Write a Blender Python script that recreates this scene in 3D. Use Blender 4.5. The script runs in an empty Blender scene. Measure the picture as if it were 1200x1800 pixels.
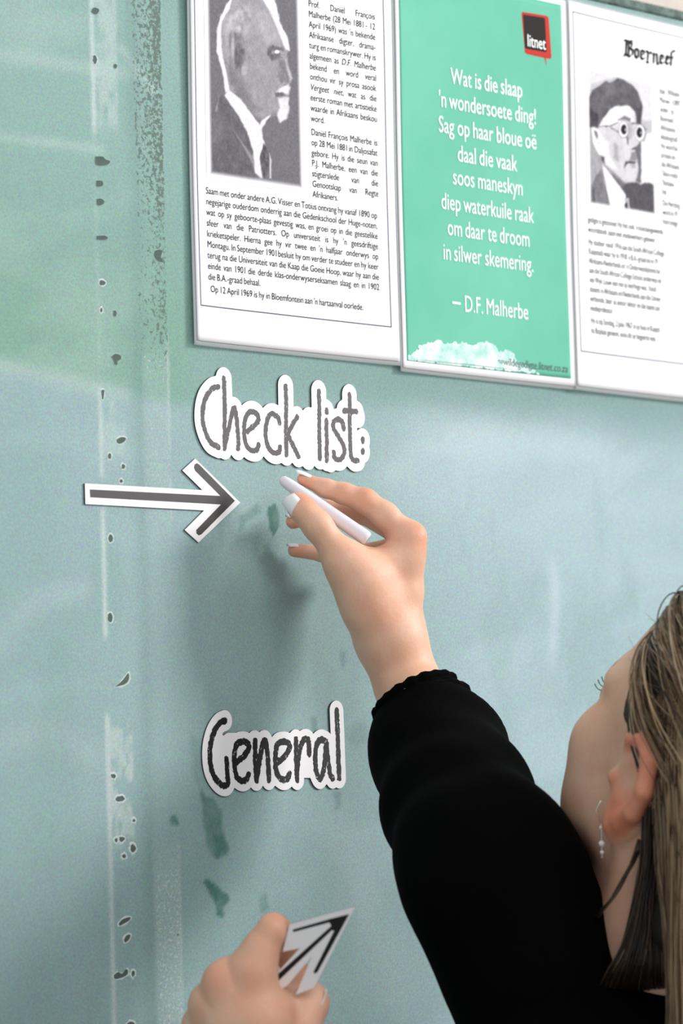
import bpy, bmesh, math, random
import numpy as np
from mathutils import Vector, Matrix
random.seed(7); rng = np.random.default_rng(7)
SC = bpy.context.scene
COL = SC.collection
# ------------------------------------------------------------------ camera
YAW, PITCH, ROLL = math.radians(48.49), math.radians(4.16), math.radians(-1.43)
F, DIST, Z0 = 6617.7, 2.6566, 1.60
FW = np.array([math.sin(YAW)*math.cos(PITCH), math.cos(YAW)*math.cos(PITCH), math.sin(PITCH)])
RT = np.array([math.cos(YAW), -math.sin(YAW), 0.0]); UP = np.cross(RT, FW)
_c, _s = math.cos(ROLL), math.sin(ROLL)
RT, UP = RT*_c + UP*_s, -RT*_s + UP*_c
CAM = -FW*DIST + np.array([0, 0, Z0])
cd = bpy.data.cameras.new('camera'); cam = bpy.data.objects.new('camera', cd); COL.objects.link(cam)
cam.matrix_world = Matrix([[RT[i], UP[i], -FW[i], CAM[i]] for i in range(3)] + [[0, 0, 0, 1]])
cd.sensor_fit = 'VERTICAL'; cd.sensor_height = 36; cd.lens = F/1800*36
cd.dof.use_dof = True; cd.dof.focus_distance = 2.60; cd.dof.aperture_fstop = 8.5
cd.clip_start = .05
SC.camera = cam
# ------------------------------------------------------------------ light
SC.view_settings.view_transform = 'Standard'; SC.view_settings.look = 'None'
SC.view_settings.gamma = 1; SC.view_settings.use_curve_mapping = False
SC.view_settings.exposure = -0.17
W = bpy.data.worlds.new('world'); SC.world = W; W.use_nodes = True
W.node_tree.nodes['Background'].inputs[0].default_value = (.93, .97, 1, 1)
W.node_tree.nodes['Background'].inputs[1].default_value = 0.58
def area(name, loc, target, size, power, color):
    l = bpy.data.lights.new(name, 'AREA'); l.energy = power; l.size = size; l.color = color
    o = bpy.data.objects.new(name, l); COL.objects.link(o); o.location = loc
    o.rotation_euler = (Vector(target)-Vector(loc)).to_track_quat('-Z', 'Y').to_euler()
    return o
area('window_light', (3.9, -3.5, 3.55), (0, 0, 1.5), 1.5, 275, (1, .98, .95))
area('frontal_fill', (-1.0, -2.6, 2.95), (.1, 0, 1.2), 1.6, 34, (1, .97, .93))  # added frontal fill to brighten hands and nails, no real lamp

# ------------------------------------------------------------------ pixel helpers (camera geometry)
def ray(px, py): return FW + RT*(px-600)/F - UP*(py-900)/F
def P(px, py, Z): return CAM + ray(px, py)*Z
def B(px, py, d=0.0):
    r = ray(px, py); t = (-d-CAM[1])/r[1]; return CAM + r*t
def proj(w):
    q = np.asarray(w)-CAM; z = q@FW
    return 600+F*(q@RT)/z, 900-F*(q@UP)/z
def BZ(px, py): return float((B(px, py)-CAM)@FW)
# ------------------------------------------------------------------ object helpers
def link(name, me, mat=None, parent=None):
    o = bpy.data.objects.new(name, me); COL.objects.link(o)
    if mat is not None and not me.materials: me.materials.append(mat)
    if parent is not None: o.parent = parent
    return o
def empty(name, loc=(0, 0, 0)):
    o = bpy.data.objects.new(name, None); COL.objects.link(o); o.location = loc; o.empty_display_size = .05
    return o
def tag(o, label, cat, group=None, kind=None):
    o['label'] = label; o['category'] = cat
    if group: o['group'] = group
    if kind: o['kind'] = kind
    return o
def mesh(name, v, f, smooth=False):
    me = bpy.data.meshes.new(name)
    v = np.asarray(v, dtype=np.float32)
    if isinstance(f, np.ndarray):
        n = f.shape[1]; me.vertices.add(len(v)); me.vertices.foreach_set('co', v.ravel())
        me.loops.add(f.size); me.loops.foreach_set('vertex_index', f.ravel().astype(np.int32))
        me.polygons.add(len(f)); me.polygons.foreach_set('loop_start', (np.arange(len(f))*n).astype(np.int32))
        me.update(calc_edges=True)
    else:
        me.from_pydata([tuple(map(float, p)) for p in v], [], [tuple(int(i) for i in q) for q in f])
    me.validate()
    if smooth: me.polygons.foreach_set('use_smooth', [True]*len(me.polygons))
    me.update(); return me
def vcol(me, name, arr):
    a = me.color_attributes.new(name, 'FLOAT_COLOR', 'POINT')
    arr = np.concatenate([arr, np.ones((len(arr), 1))], 1) if arr.shape[1] == 3 else arr
    a.data.foreach_set('color', arr.astype(np.float32).ravel())
def box(x0, x1, y0, y1, z0, z1):
    v = [(x, y, z) for x in (x0, x1) for y in (y0, y1) for z in (z0, z1)]
    return v, [(0,1,3,2),(4,6,7,5),(0,4,5,1),(2,3,7,6),(0,2,6,4),(1,5,7,3)]
def bevel_box(name, x0, x1, y0, y1, z0, z1, b, mat, parent=None):
    bm = bmesh.new(); v, f = box(x0, x1, y0, y1, z0, z1); vs = [bm.verts.new(p) for p in v]
    for q in f: bm.faces.new([vs[i] for i in q])
    bmesh.ops.recalc_face_normals(bm, faces=bm.faces)
    bmesh.ops.bevel(bm, geom=bm.edges[:], offset=b, segments=2, affect='EDGES', profile=.5)
    me = bpy.data.meshes.new(name); bm.to_mesh(me); bm.free(); return link(name, me, mat, parent)
def lin(c): return tuple(((x/255)/12.92 if x/255 <= .04045 else ((x/255+.055)/1.055)**2.4) for x in c)
# ------------------------------------------------------------------ materials
class NT:
    def __init__(s, name):
        s.m = bpy.data.materials.new(name); s.m.use_nodes = True; s.t = s.m.node_tree
        s.b = s.t.nodes['Principled BSDF']
    def n(s, typ, **kw):
        x = s.t.nodes.new(typ)
        for k, v in kw.items():
            if k.startswith('i_'):
                k = k[2:]; x.inputs[int(k) if k.isdigit() else k].default_value = v
            else: setattr(x, k, v)
        return x
    def l(s, a, b): s.t.links.new(a, b)
    def set(s, **kw):
        for k, v in kw.items(): s.b.inputs[k.replace('_', ' ')].default_value = v
        return s
    def mix(s, fac, a, b, mode='MIX'):
        x = s.n('ShaderNodeMix', data_type='RGBA', blend_type=mode)
        for i, q in ((0, fac), (6, a), (7, b)):
            if isinstance(q, bpy.types.NodeSocket): s.l(q, x.inputs[i])
            elif i == 0: x.inputs[0].default_value = q
            else: x.inputs[i].default_value = (*q[:3], 1)
        return x.outputs[2]
    def noise(s, scale, detail=4, rough=.55, coord='Object', stretch=None):
        tc = s.n('ShaderNodeTexCoord'); nz = s.n('ShaderNodeTexNoise'); nz.inputs['Scale'].default_value = scale
        nz.inputs['Detail'].default_value = detail; nz.inputs['Roughness'].default_value = rough
        src = tc.outputs[coord]
        if stretch:
            mp = s.n('ShaderNodeMapping'); mp.inputs['Scale'].default_value = stretch; s.l(src, mp.inputs[0]); src = mp.outputs[0]
        s.l(src, nz.inputs['Vector']); return nz.outputs['Fac']
    def ramp(s, src, p0, p1, c0=(0, 0, 0), c1=(1, 1, 1)):
        r = s.n('ShaderNodeValToRGB'); e = r.color_ramp.elements
        e[0].position = p0; e[1].position = p1; e[0].color = (*c0, 1); e[1].color = (*c1, 1)
        s.l(src, r.inputs[0]); return r.outputs[0]
    def bump(s, src, strength, dist=.001):
        b = s.n('ShaderNodeBump'); b.inputs['Strength'].default_value = strength; b.inputs['Distance'].default_value = dist
        s.l(src, b.inputs['Height']); s.l(b.outputs[0], s.b.inputs['Normal'])
def plain(name, c, rough=.5, var=.06, scale=60, **kw):
    t = NT(name); c = lin(c); nz = t.noise(scale)
    col = t.mix(nz, tuple(x*(1-var) for x in c), tuple(min(1, x*(1+var)) for x in c))
    t.l(col, t.b.inputs['Base Color']); t.set(Roughness=rough, **kw); return t.m
def attr_mat(name, rough=.3, **kw):
    t = NT(name); a = t.n('ShaderNodeVertexColor', layer_name='paint')
    t.l(a.outputs[0], t.b.inputs['Base Color']); t.set(Roughness=rough, **kw); return t.m
M = {}
M['paper'] = plain('white_paper', (250, 249, 255), .5, .01, 400)
M['ink'] = plain('printed_ink', (30, 30, 44), .6, .15, 300, Specular_IOR_Level=.15)
M['thin_ink'] = plain('border_ink', (92, 92, 118), .4, .05, 300, Specular_IOR_Level=.15)
M['black_letter'] = plain('blackletter_ink', (14, 14, 18), .6, .06, 60, Specular_IOR_Level=.15)
M['white_ink'] = plain('unprinted_lettering', (245, 252, 250), .35, .01)
M['magnet'] = plain('dark_magnetic_sheet', (22, 22, 24), .6)
M['card'] = plain('white_card_face', (250, 249, 252), .45, .01, 300)
def chalk_ink(name, c0, c1):
    t = NT(name); nz = t.noise(900, 3); sp = t.ramp(t.noise(420, 2, .6), .66, .70)
    col = t.mix(nz, lin(c0), lin(c1)); col = t.mix(sp, col, lin((170, 168, 175)))
    t.l(col, t.b.inputs['Base Color']); t.set(Roughness=.5, Specular_IOR_Level=.35); return t.m
M['glare_ink'] = chalk_ink('glare_greyed_ink', (72, 68, 74), (100, 96, 102))  # black ink painted grey, the glare is put into its colour
M['black_ink'] = chalk_ink('brushy_black_ink', (12, 12, 14), (34, 32, 34))
M['arrow_ink'] = plain('charcoal_arrow_ink', (58, 54, 57), .5, .2, 120)
M['deep_ink'] = plain('deep_black_ink', (10, 10, 12), .35)
M['chalk'] = plain('white_chalk', (238, 236, 246), .9, .04, 250)
M['nail'] = plain('white_nail_varnish', (250, 249, 255), .25, .01, 100, Coat_Weight=.3)
M['silver'] = NT('silver').set(Base_Color=(.85, .85, .87, 1), Metallic=1.0, Roughness=.15).m
M['pearl'] = plain('pearl', (240, 238, 235), .15, .02)
def laminate():
    t = NT('laminate_film'); t.set(Base_Color=(.78, .82, .84, 1), Roughness=.12, IOR=1.5)
    tr = t.n('ShaderNodeBsdfTransparent'); mx = t.n('ShaderNodeMixShader'); out = t.t.nodes['Material Output']
    mx.inputs[0].default_value = .42
    t.l(tr.outputs[0], mx.inputs[1]); t.l(t.b.outputs[0], mx.inputs[2]); t.l(mx.outputs[0], out.inputs[0]); return t.m
M['laminate'] = laminate()
def skin(name, c0, c1, red):
    t = NT(name); a = t.ramp(t.noise(28, 4), .35, .7); g = t.noise(700, 2)
    col = t.mix(a, lin(c0), lin(c1)); col = t.mix(t.ramp(t.noise(45, 3), .50, .95), col, lin(red))
    col = t.mix(.16, col, t.mix(g, lin((150, 110, 95)), lin((255, 225, 205))))
    at = t.n('ShaderNodeVertexColor', layer_name='paint')
    col = t.mix(1.0, col, at.outputs[0], 'MULTIPLY')
    t.l(col, t.b.inputs['Base Color']); t.set(Roughness=.5)
    t.b.inputs['Subsurface Weight'].default_value = .12; t.b.inputs['Subsurface Radius'].default_value = (.006, .0025, .0012)
    t.b.inputs['Subsurface Scale'].default_value = 1.0
    t.bump(t.noise(320, 4, .7), .25, .0008); return t.m
M['skin'] = skin('skin', (240, 180, 148), (248, 202, 174), (238, 160, 130))
def cloth():
    t = NT('black_knit'); g = t.noise(900, 2)
    col = t.mix(g, (.0006, .0006, .0006), (.003, .003, .0033)); t.l(col, t.b.inputs['Base Color'])
    t.set(Roughness=.95); t.b.inputs['Specular IOR Level'].default_value = .04
    t.bump(t.noise(500, 3), .3, .001); return t.m
M['knit'] = cloth()
M['denim'] = plain('dark_trouser_cloth', (28, 30, 38), .9)
M['shoe'] = plain('black_shoe_leather', (20, 19, 19), .4)

# ------------------------------------------------------------------ 2D field tools (polygons / strokes)
def poly_sd(x, y, pts):
    """signed distance (negative inside) of points to a polygon"""
    p = np.asarray(pts, float); n = len(p); d2 = np.full(x.shape, 1e18); ins = np.zeros(x.shape, bool)
    for i in range(n):
        ax, ay = p[i]; bx, by = p[(i+1) % n]; ex, ey = bx-ax, by-ay
        t = np.clip(((x-ax)*ex+(y-ay)*ey)/(ex*ex+ey*ey+1e-12), 0, 1)
        d2 = np.minimum(d2, (x-ax-t*ex)**2+(y-ay-t*ey)**2)
        c = ((ay > y) != (by > y)); xx = ax+(y-ay)*ex/np.where(abs(ey) < 1e-12, 1e-12, ey)
        ins ^= c & (x < xx)
    d = np.sqrt(d2); return np.where(ins, -d, d)
def line_d(x, y, pts):
    p = np.asarray(pts, float); d2 = np.full(x.shape, 1e18)
    for i in range(len(p)-1):
        ax, ay = p[i]; ex, ey = p[i+1]-p[i]
        t = np.clip(((x-ax)*ex+(y-ay)*ey)/(ex*ex+ey*ey+1e-12), 0, 1)
        d2 = np.minimum(d2, (x-ax-t*ex)**2+(y-ay-t*ey)**2)
    return np.sqrt(d2)
def smooth_pts(pts, n=6):
    p = np.asarray(pts, float)
    if len(p) < 3: return p
    q = np.vstack([2*p[0]-p[1], p, 2*p[-1]-p[-2]]); out = []
    for i in range(1, len(q)-2):
        for t in np.linspace(0, 1, n, endpoint=False):
            a, b, c, d = q[i-1], q[i], q[i+1], q[i+2]
            out.append(.5*((2*b)+(c-a)*t+(2*a-5*b+4*c-d)*t*t+(-a+3*b-3*c+d)*t**3))
    out.append(p[-1]); return np.array(out)
def vnoise(x, y, scale, seed=0):
    r = np.random.default_rng(seed); g = r.random((257, 257))
    u = x*scale+1000.3; v = y*scale+1000.7; i = np.floor(u).astype(int); j = np.floor(v).astype(int)
    a = u-i; b = v-j; a = a*a*(3-2*a); b = b*b*(3-2*b)
    G = lambda m, n: g[m % 257, n % 257]
    return (G(i, j)*(1-a)+G(i+1, j)*a)*(1-b)+(G(i, j+1)*(1-a)+G(i+1, j+1)*a)*b
def fbm(x, y, scale, seed=0, o=4):
    return sum(vnoise(x, y, scale*2**k, seed+k)*.5**k for k in range(o))/sum(.5**k for k in range(o))
def contours(xs, ys, Fv):
    """marching squares, inside = F<0; returns closed loops"""
    ins = Fv < 0; seg = {}
    pt = {}
    def ep(k):
        if k in pt: return pt[k]
        i, j, h = k
        i2, j2 = (i+1, j) if h == 0 else (i, j+1)
        a, b = Fv[i, j], Fv[i2, j2]; t = a/(a-b)
        pt[k] = (xs[i]+(xs[i2]-xs[i])*t, ys[j]+(ys[j2]-ys[j])*t); return pt[k]
    code = ins[:-1, :-1]*1+ins[1:, :-1]*2+ins[1:, 1:]*4+ins[:-1, 1:]*8
    T = {1: [(3, 0)], 2: [(0, 1)], 3: [(3, 1)], 4: [(1, 2)], 5: [(3, 0), (1, 2)], 6: [(0, 2)], 7: [(3, 2)], 8: [(2, 3)],
         9: [(2, 0)], 10: [(0, 1), (2, 3)], 11: [(2, 1)], 12: [(1, 3)], 13: [(1, 0)], 14: [(0, 3)]}
    for i, j in np.argwhere((code > 0) & (code < 15)):
        e = [(i, j, 0), (i+1, j, 1), (i, j+1, 0), (i, j, 1)]
        for a, b in T[int(code[i, j])]: seg.setdefault(e[a], []).append(e[b])
    loops = []
    while seg:
        s = next(iter(seg)); cur = s; lp = []
        while cur in seg:
            nx = seg[cur].pop()
            if not seg[cur]: del seg[cur]
            lp.append(ep(cur)); cur = nx
            if cur == s: break
        if len(lp) > 5: loops.append(np.array(lp))
    return loops
def area2(l): return .5*np.sum(l[:, 0]*np.roll(l[:, 1], -1)-np.roll(l[:, 0], -1)*l[:, 1])
def plate(name, loops, y0, th, mat, parent=None, frame=None, bev=0):
    """extrude closed 2D loops (board x,z) between y0 and y0-th (towards the room); frame maps (u,v,w) to world"""
    cu = bpy.data.curves.new(name, 'CURVE'); cu.dimensions = '2D'; cu.fill_mode = 'BOTH'; cu.extrude = th/2
    for lp in loops:
        s = cu.splines.new('POLY'); s.points.add(len(lp)-1); s.use_cyclic_u = True
        for k, p in enumerate(lp): s.points[k].co = (p[0], p[1], 0, 1)
    o = bpy.data.objects.new(name, cu); me = bpy.data.meshes.new_from_object(o); bpy.data.objects.remove(o)
    co = np.zeros(len(me.vertices)*3); me.vertices.foreach_get('co', co); co = co.reshape(-1, 3)
    if frame is None:
        co = np.stack([co[:, 0], y0-th/2-co[:, 2], co[:, 1]], 1)
    else:
        co = frame(co[:, 0], co[:, 1], y0+th/2+co[:, 2])
    me.vertices.foreach_set('co', co.astype(np.float32).ravel()); me.materials.clear(); me.update(); me.name = name
    return link(name, me, mat, parent)
def resamp(lp, keep=1): return lp[::keep]
def bpts(pts, ox, oy, s):
    """zoom-crop pixels -> board plane coordinates"""
    return np.array([(lambda q: (q[0], q[2]))(B(ox+x/s, oy+y/s)) for x, y in pts])

# ------------------------------------------------------------------ 3D field tools
def rcone(p, a, b, ra, rb):
    a = np.asarray(a, float); b = np.asarray(b, float); ba = b-a; l2 = ba@ba; rr = ra-rb; a2 = l2-rr*rr; il2 = 1/l2
    pa = p-a; y = pa@ba; z = y-l2
    x2 = ((pa*l2-y[..., None]*ba)**2).sum(-1); y2 = y*y*l2; z2 = z*z*l2; k = math.copysign(1, rr)*rr*rr*x2
    r = (np.sqrt(x2*a2*il2)+y*rr)*il2-ra
    r = np.where(np.sign(z)*a2*z2 > k, np.sqrt(x2+z2)*il2-rb, r)
    return np.where(np.sign(y)*a2*y2 < k, np.sqrt(x2+y2)*il2-ra, r)
def ellip(p, c, r, Rm=None):
    q = p-np.asarray(c, float)
    if Rm is not None: q = q@Rm
    r = np.asarray(r, float); k0 = np.sqrt(((q/r)**2).sum(-1)); k1 = np.sqrt(((q/(r*r))**2).sum(-1))
    return k0*(k0-1)/np.maximum(k1, 1e-9)
def smin(a, b, k):
    h = np.maximum(k-abs(a-b), 0)/k; return np.minimum(a, b)-h*h*k*.25
def smax(a, b, k): return -smin(-a, -b, k)
def chain(p, pts, k=.004):
    d = None
    for i in range(len(pts)-1):
        (a, ra), (b, rb) = pts[i], pts[i+1]; e = rcone(p, a, b, ra, rb); d = e if d is None else smin(d, e, k)
    return d
def surface(fn, lo, hi, res):
    lo = np.asarray(lo, float); hi = np.asarray(hi, float); n = np.ceil((hi-lo)/res).astype(int)+1
    ax = [lo[i]+np.arange(n[i])*res for i in range(3)]
    D = np.empty(n)
    for i0 in range(0, n[0], 24):
        g = np.stack(np.meshgrid(ax[0][i0:i0+24], ax[1], ax[2], indexing='ij'), -1); D[i0:i0+24] = fn(g)
    s = D < 0
    c = [s[dx:n[0]-1+dx, dy:n[1]-1+dy, dz:n[2]-1+dz] for dx in (0, 1) for dy in (0, 1) for dz in (0, 1)]
    cnt = sum(q.astype(np.int8) for q in c); act = np.argwhere((cnt > 0) & (cnt < 8))
    idx = -np.ones(tuple(n-1), np.int64); idx[act[:, 0], act[:, 1], act[:, 2]] = np.arange(len(act))
    cor = np.array([(dx, dy, dz) for dx in (0, 1) for dy in (0, 1) for dz in (0, 1)])
    val = np.stack([D[act[:, 0]+q[0], act[:, 1]+q[1], act[:, 2]+q[2]] for q in cor], 1)
    acc = np.zeros((len(act), 3)); w = np.zeros(len(act))
    for i in range(8):
        for j in range(i+1, 8):
            if abs(cor[i]-cor[j]).sum() != 1: continue
            cr = (val[:, i] < 0) != (val[:, j] < 0); t = val[:, i]/np.where(cr, val[:, i]-val[:, j], 1)
            acc += np.where(cr[:, None], cor[i]+(cor[j]-cor[i])*t[:, None], 0); w += cr
    V = lo+(act+acc/w[:, None])*res
    Q = []
    for a in range(3):
        b, c2 = (a+1) % 3, (a+2) % 3
        sl0 = [slice(None)]*3; sl1 = [slice(None)]*3; sl0[a] = slice(0, n[a]-1); sl1[a] = slice(1, n[a])
        s0, s1 = s[tuple(sl0)], s[tuple(sl1)]; e = np.argwhere(s0 != s1)
        e = e[(e[:, b] > 0) & (e[:, c2] > 0) & (e[:, b] < n[b]-1) & (e[:, c2] < n[c2]-1)]
        fl = s0[e[:, 0], e[:, 1], e[:, 2]]
        def g(db, dc):
            k = e.copy(); k[:, b] -= db; k[:, c2] -= dc; return idx[k[:, 0], k[:, 1], k[:, 2]]
        q = np.stack([g(1, 1), g(0, 1), g(0, 0), g(1, 0)], 1); q[~fl] = q[~fl][:, ::-1]; Q.append(q)
    return V, np.concatenate(Q)
def bounds(pts, pad):
    p = np.array(pts); return p.min(0)-pad, p.max(0)+pad
def join(parts):
    V, Q, o = [], [], 0
    for v, q in parts: V.append(v); Q.append(q+o); o += len(v)
    return np.concatenate(V), np.concatenate(Q)

# ================================================================== SETTING
ZT = float(B(1100, 15)[2])            # top of the writing surface
t = NT('beige_painted_wall'); st = t.ramp(t.noise(14, 5, .65), .58, .64)
c = t.mix(t.noise(40), lin((205, 190, 180)), lin((228, 218, 210))); c = t.mix(st, c, lin((140, 108, 88)))
t.l(c, t.b.inputs['Base Color']); t.set(Roughness=.85); t.bump(t.noise(120), .4, .002)
wall = bevel_box('wall_back', -2.2, 4.0, .03, .15, 0, 2.9, .002, t.m); wall['kind'] = 'structure'
t = NT('grey_vinyl_floor'); c = t.mix(t.noise(6), lin((120, 116, 110)), lin((150, 146, 138))); t.l(c, t.b.inputs['Base Color']); t.set(Roughness=.5)
fl = bevel_box('floor', -2.2, 4.0, -3.2, .15, -.1, 0, .002, t.m); fl['kind'] = 'structure'

# ------------------------------------------------------------------ chalkboard
board = empty('chalkboard', (0, 0, .75))
tag(board, 'large dusty green chalkboard streaked with chalk and old tape marks', 'chalkboard')
def child(o, parent):
    o.parent = parent; o.matrix_parent_inverse = parent.matrix_world.inverted(); return o
BASE = Matrix.Translation(-board.location)
xs = np.concatenate([np.linspace(-1.5, -.42, 14), np.arange(-.40, .56, .0016), np.linspace(.58, 2.6, 20)])
zs = np.concatenate([np.linspace(.75, 1.18, 8), np.arange(1.19, ZT-.0008, .0018), [ZT]])
nx, nz = len(xs), len(zs)
X, Z = np.meshgrid(xs, zs, indexing='ij'); X = X.ravel(); Z = Z.ravel()
px, py = proj(np.stack([X, 0*X, Z], 1))
def sm(a, b, x): t = np.clip((x-a)/(b-a), 0, 1); return t*t*(3-2*t)
def mixc(c, col, m): return c*(1-m[:, None])+np.array(lin(col))*m[:, None]
big = fbm(X, Z, 7, 3); med = fbm(X, Z*.6, 22, 9); stre = fbm(X*.7+Z*.2, Z*2.2-X*.5, 11, 21)
C = np.tile(np.array(lin((149, 178, 180))), (len(X), 1))
C = mixc(C, (138, 170, 170), sm(.45, .7, big)*.5)
C = mixc(C, (170, 197, 201), sm(.5, .8, stre)*.28)
# greener unwiped area at the upper left, edged by the wiping arc
edge = 640+.24*px+30*(big-.5)
up_ = 1-sm(-18, 18, py-np.where(px < 300, edge, 712))
up_ *= (1-sm(290, 420, px)*.55)
C = mixc(C, (120, 164, 147), up_*(.45+.4*sm(150, 560, py)))
C = mixc(C, (165, 190, 182), up_*sm(.5, .75, stre)*.35*(1-sm(220, 300, px)))
for (a, b, w, s) in [((0, 95), (230, 130), 14, .3), ((0, 240), (175, 262), 10, .35), ((215, 85), (270, 160), 8, .4), ((0, 640), (215, 690), 16, .35)]:
    d = line_d(px, py, [a, b]); C = mixc(C, (188, 208, 202), np.exp(-(d/w)**2)*s)
# chalk dust wiped in arcs at the right
arc = line_d(px, py, smooth_pts([(760, 775), (900, 790), (1050, 815), (1200, 850), (1300, 900)]))
C = mixc(C, (204, 220, 228), np.exp(-(arc/48)**2)*.55*sm(.25, .65, stre))
for ar_, w_, s_ in (([(690, 830), (760, 770), (900, 765), (1060, 800)], 26, .3), ([(900, 930), (1010, 880), (1200, 905)], 30, .3), ([(1040, 1060), (1110, 1000), (1200, 985)], 24, .25), ([(0, 1130), (60, 1060), (140, 1040)], 26, .25), ([(0, 1310), (90, 1290), (160, 1330)], 30, .2), ([(620, 1480), (640, 1600), (700, 1740)], 40, .25)):
    C = mixc(C, (198, 214, 220), np.exp(-(line_d(px, py, smooth_pts(ar_))/w_)**2)*s_*(.4+stre))
right = sm(560, 900, px)*sm(700, 860, py)
C = mixc(C, (172, 198, 206), right*(.55+.25*sm(.4, .7, stre)))
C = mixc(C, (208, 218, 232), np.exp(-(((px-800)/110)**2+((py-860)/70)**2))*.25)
C = mixc(C, (200, 215, 225), np.exp(-((px-965-.05*(py-1000)+8*np.sin(py/60))/10)**2)*sm(960, 1010, py)*(1-sm(1120, 1200, py))*.5)
# darker band just under the posters
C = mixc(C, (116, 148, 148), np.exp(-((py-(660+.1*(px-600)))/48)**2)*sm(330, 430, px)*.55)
C = mixc(C, (128, 163, 157), sm(.52, .7, med)*.22)
xa = 158+.0223*(py-18); xb = 281+.0225*(py-12)
def hump(v, a, b, s): return sm(a-s, a+s, v)*(1-sm(b-s, b+s, v))
# pale scuffed tape line
wy = hump(py, -50, 235, 25)*.8+hump(py, 300, 640, 20)*.12+hump(py, 680, 840, 8)*.7+hump(py, 890, 1120, 10)*.8+hump(py, 1258, 1480, 10)*1.0+hump(py, 1480, 1900, 10)*.75
nzw = fbm(X, Z*.5, 120, 5)
line = np.exp(-((px-xa-3)/4.2)**2)*wy*(.6+.8*nzw)
C = mixc(C, (198, 212, 212), np.clip(line, 0, .85))
wide = hump(px-xa, 0, 46, 3)*(hump(py, -50, 225, 25)*.6+hump(py, 1262, 1480, 25)*1.3+hump(py, 700, 800, 12)*.5)
C = mixc(C, (182, 200, 198), np.clip(wide*sm(.36, .62, nzw)*1.0, 0, .85))
C = mixc(C, (108, 140, 136), np.exp(-((px-xa-72)/13)**2)*.35*(.5+big))
C = mixc(C, (190, 206, 206), np.exp(-((px-xb)/2.5)**2)*(hump(py, 600, 780, 30)+hump(py, 840, 915, 8)+hump(py, 1480, 1900, 20)*.8)*.5*(.4+nzw))
C = mixc(C, (178, 198, 198), hump(px-xb, -46, 0, 3)*(.18*hump(py, 620, 920, 30)+.35*hump(py, 1480, 1900, 60)))
# damp finger marks and drips
def gp(pts, ox, oy, s): return [(ox+x/s, oy+y/s) for x, y in pts]
ST = [([(472, 890), (484, 886), (490, 903), (489, 930), (479, 946), (472, 925)], .8, 2),
      ([(420, 905), (452, 888), (458, 902), (430, 922), (420, 935)], .45, 5),
      ([(462, 960), (474, 950), (476, 965), (466, 975)], .4, 4),
      ([(595, 1148), (607, 1146), (610, 1165), (600, 1175)], .35, 4), ([(545, 1262), (556, 1262), (556, 1288), (547, 1288)], .4, 4),
      ([(615, 1278), (640, 1262), (648, 1300), (625, 1315), (612, 1300)], .25, 8),
      (gp([(695, 630), (720, 690), (760, 695), (800, 760), (805, 880), (835, 940), (830, 975), (780, 1000), (740, 950), (715, 850), (705, 720)], 100, 1150, 2.77), .6, 4),
      (gp([(760, 880), (810, 880), (835, 940), (828, 970), (805, 955), (785, 1000), (765, 960)], 100, 1150, 2.77), .6, 3),
      (gp([(700, 1105), (740, 1098), (830, 1170), (838, 1200), (812, 1230), (808, 1285), (780, 1270), (762, 1200), (730, 1140)], 100, 1150, 2.77), .85, 3),
      (gp([(550, 795), (572, 780), (605, 825), (590, 838), (560, 828)], 100, 1150, 2.77), .75, 2.5),
      ([(585, 1392), (598, 1392), (600, 1420), (590, 1425)], .4, 4), ([(455, 1575), (470, 1570), (472, 1600), (458, 1605)], .35, 4),
      ([(335, 1290), (350, 1300), (352, 1380), (340, 1370)], .2, 6)]
for pts, s, soft in ST:
    lo = np.min(pts, 0)-30; hi = np.max(pts, 0)+30
    k = np.where((px > lo[0]) & (px < hi[0]) & (py > lo[1]) & (py < hi[1]))[0]
    d = poly_sd(px[k], py[k], pts)+(fbm(X[k], Z[k], 160, 12)-.5)*9
    m = np.zeros(len(X)); m[k] = (1-sm(-soft, soft, d))*s*(.55+.9*fbm(X[k], Z[k], 110, 2)); C = mixc(C, (70, 120, 112), np.clip(m, 0, 1))
# densities read by the shader: dark flaking, pale flaking
dk = hump(px-xb, -46-8*big, 1, 2)*(hump(py, -60, 380, 60)*.60+hump(py, 380, 640, 60)*.46+.12*hump(py, 640, 850, 40)+.2*hump(py, 1420, 1700, 60))*(.75+.32*sm(-40, 0, px-xb))*(.82+.4*fbm(X, Z*.4, 60, 31))
wk = hump(px-xa, -4, 30, 6)*wy*.5*sm(.3, .65, nzw)+hump(px-xb, -44, 4, 4)*(.15*hump(py, 0, 640, 40)+.4*hump(py, 620, 920, 20)+.55*hump(py, 1500, 1900, 60))
mask = np.stack([dk, wk, 0*dk], 1)
I = np.arange(nx*nz).reshape(nx, nz)
Q = np.stack([I[:-1, :-1].ravel(), I[1:, :-1].ravel(), I[1:, 1:].ravel(), I[:-1, 1:].ravel()], 1)
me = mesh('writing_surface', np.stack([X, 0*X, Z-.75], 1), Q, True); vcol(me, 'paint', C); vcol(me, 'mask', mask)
t = NT('chalkboard_paint'); a = t.n('ShaderNodeVertexColor', layer_name='paint'); mk = t.n('ShaderNodeVertexColor', layer_name='mask')
sep = t.n('ShaderNodeSeparateColor'); t.l(mk.outputs[0], sep.inputs[0])
def speck(scale, det, chan, lo, hi, stretch=None):
    nz_ = t.noise(scale, det, .7, stretch=stretch); s1 = t.n('ShaderNodeMath', operation='MULTIPLY_ADD'); s1.inputs[1].default_value = .42
    t.l(sep.outputs[chan], s1.inputs[0]); t.l(nz_, s1.inputs[2]); return t.ramp(s1.outputs[0], lo, hi)
col = t.mix(t.noise(900, 2), (.86, .86, .86), (1.1, 1.1, 1.1)); col = t.mix(1.0, a.outputs[0], col, 'MULTIPLY')
rg = t.n('ShaderNodeTexNoise'); rg.inputs['Scale'].default_value = 620; rg.inputs['Detail'].default_value = 2
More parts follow.
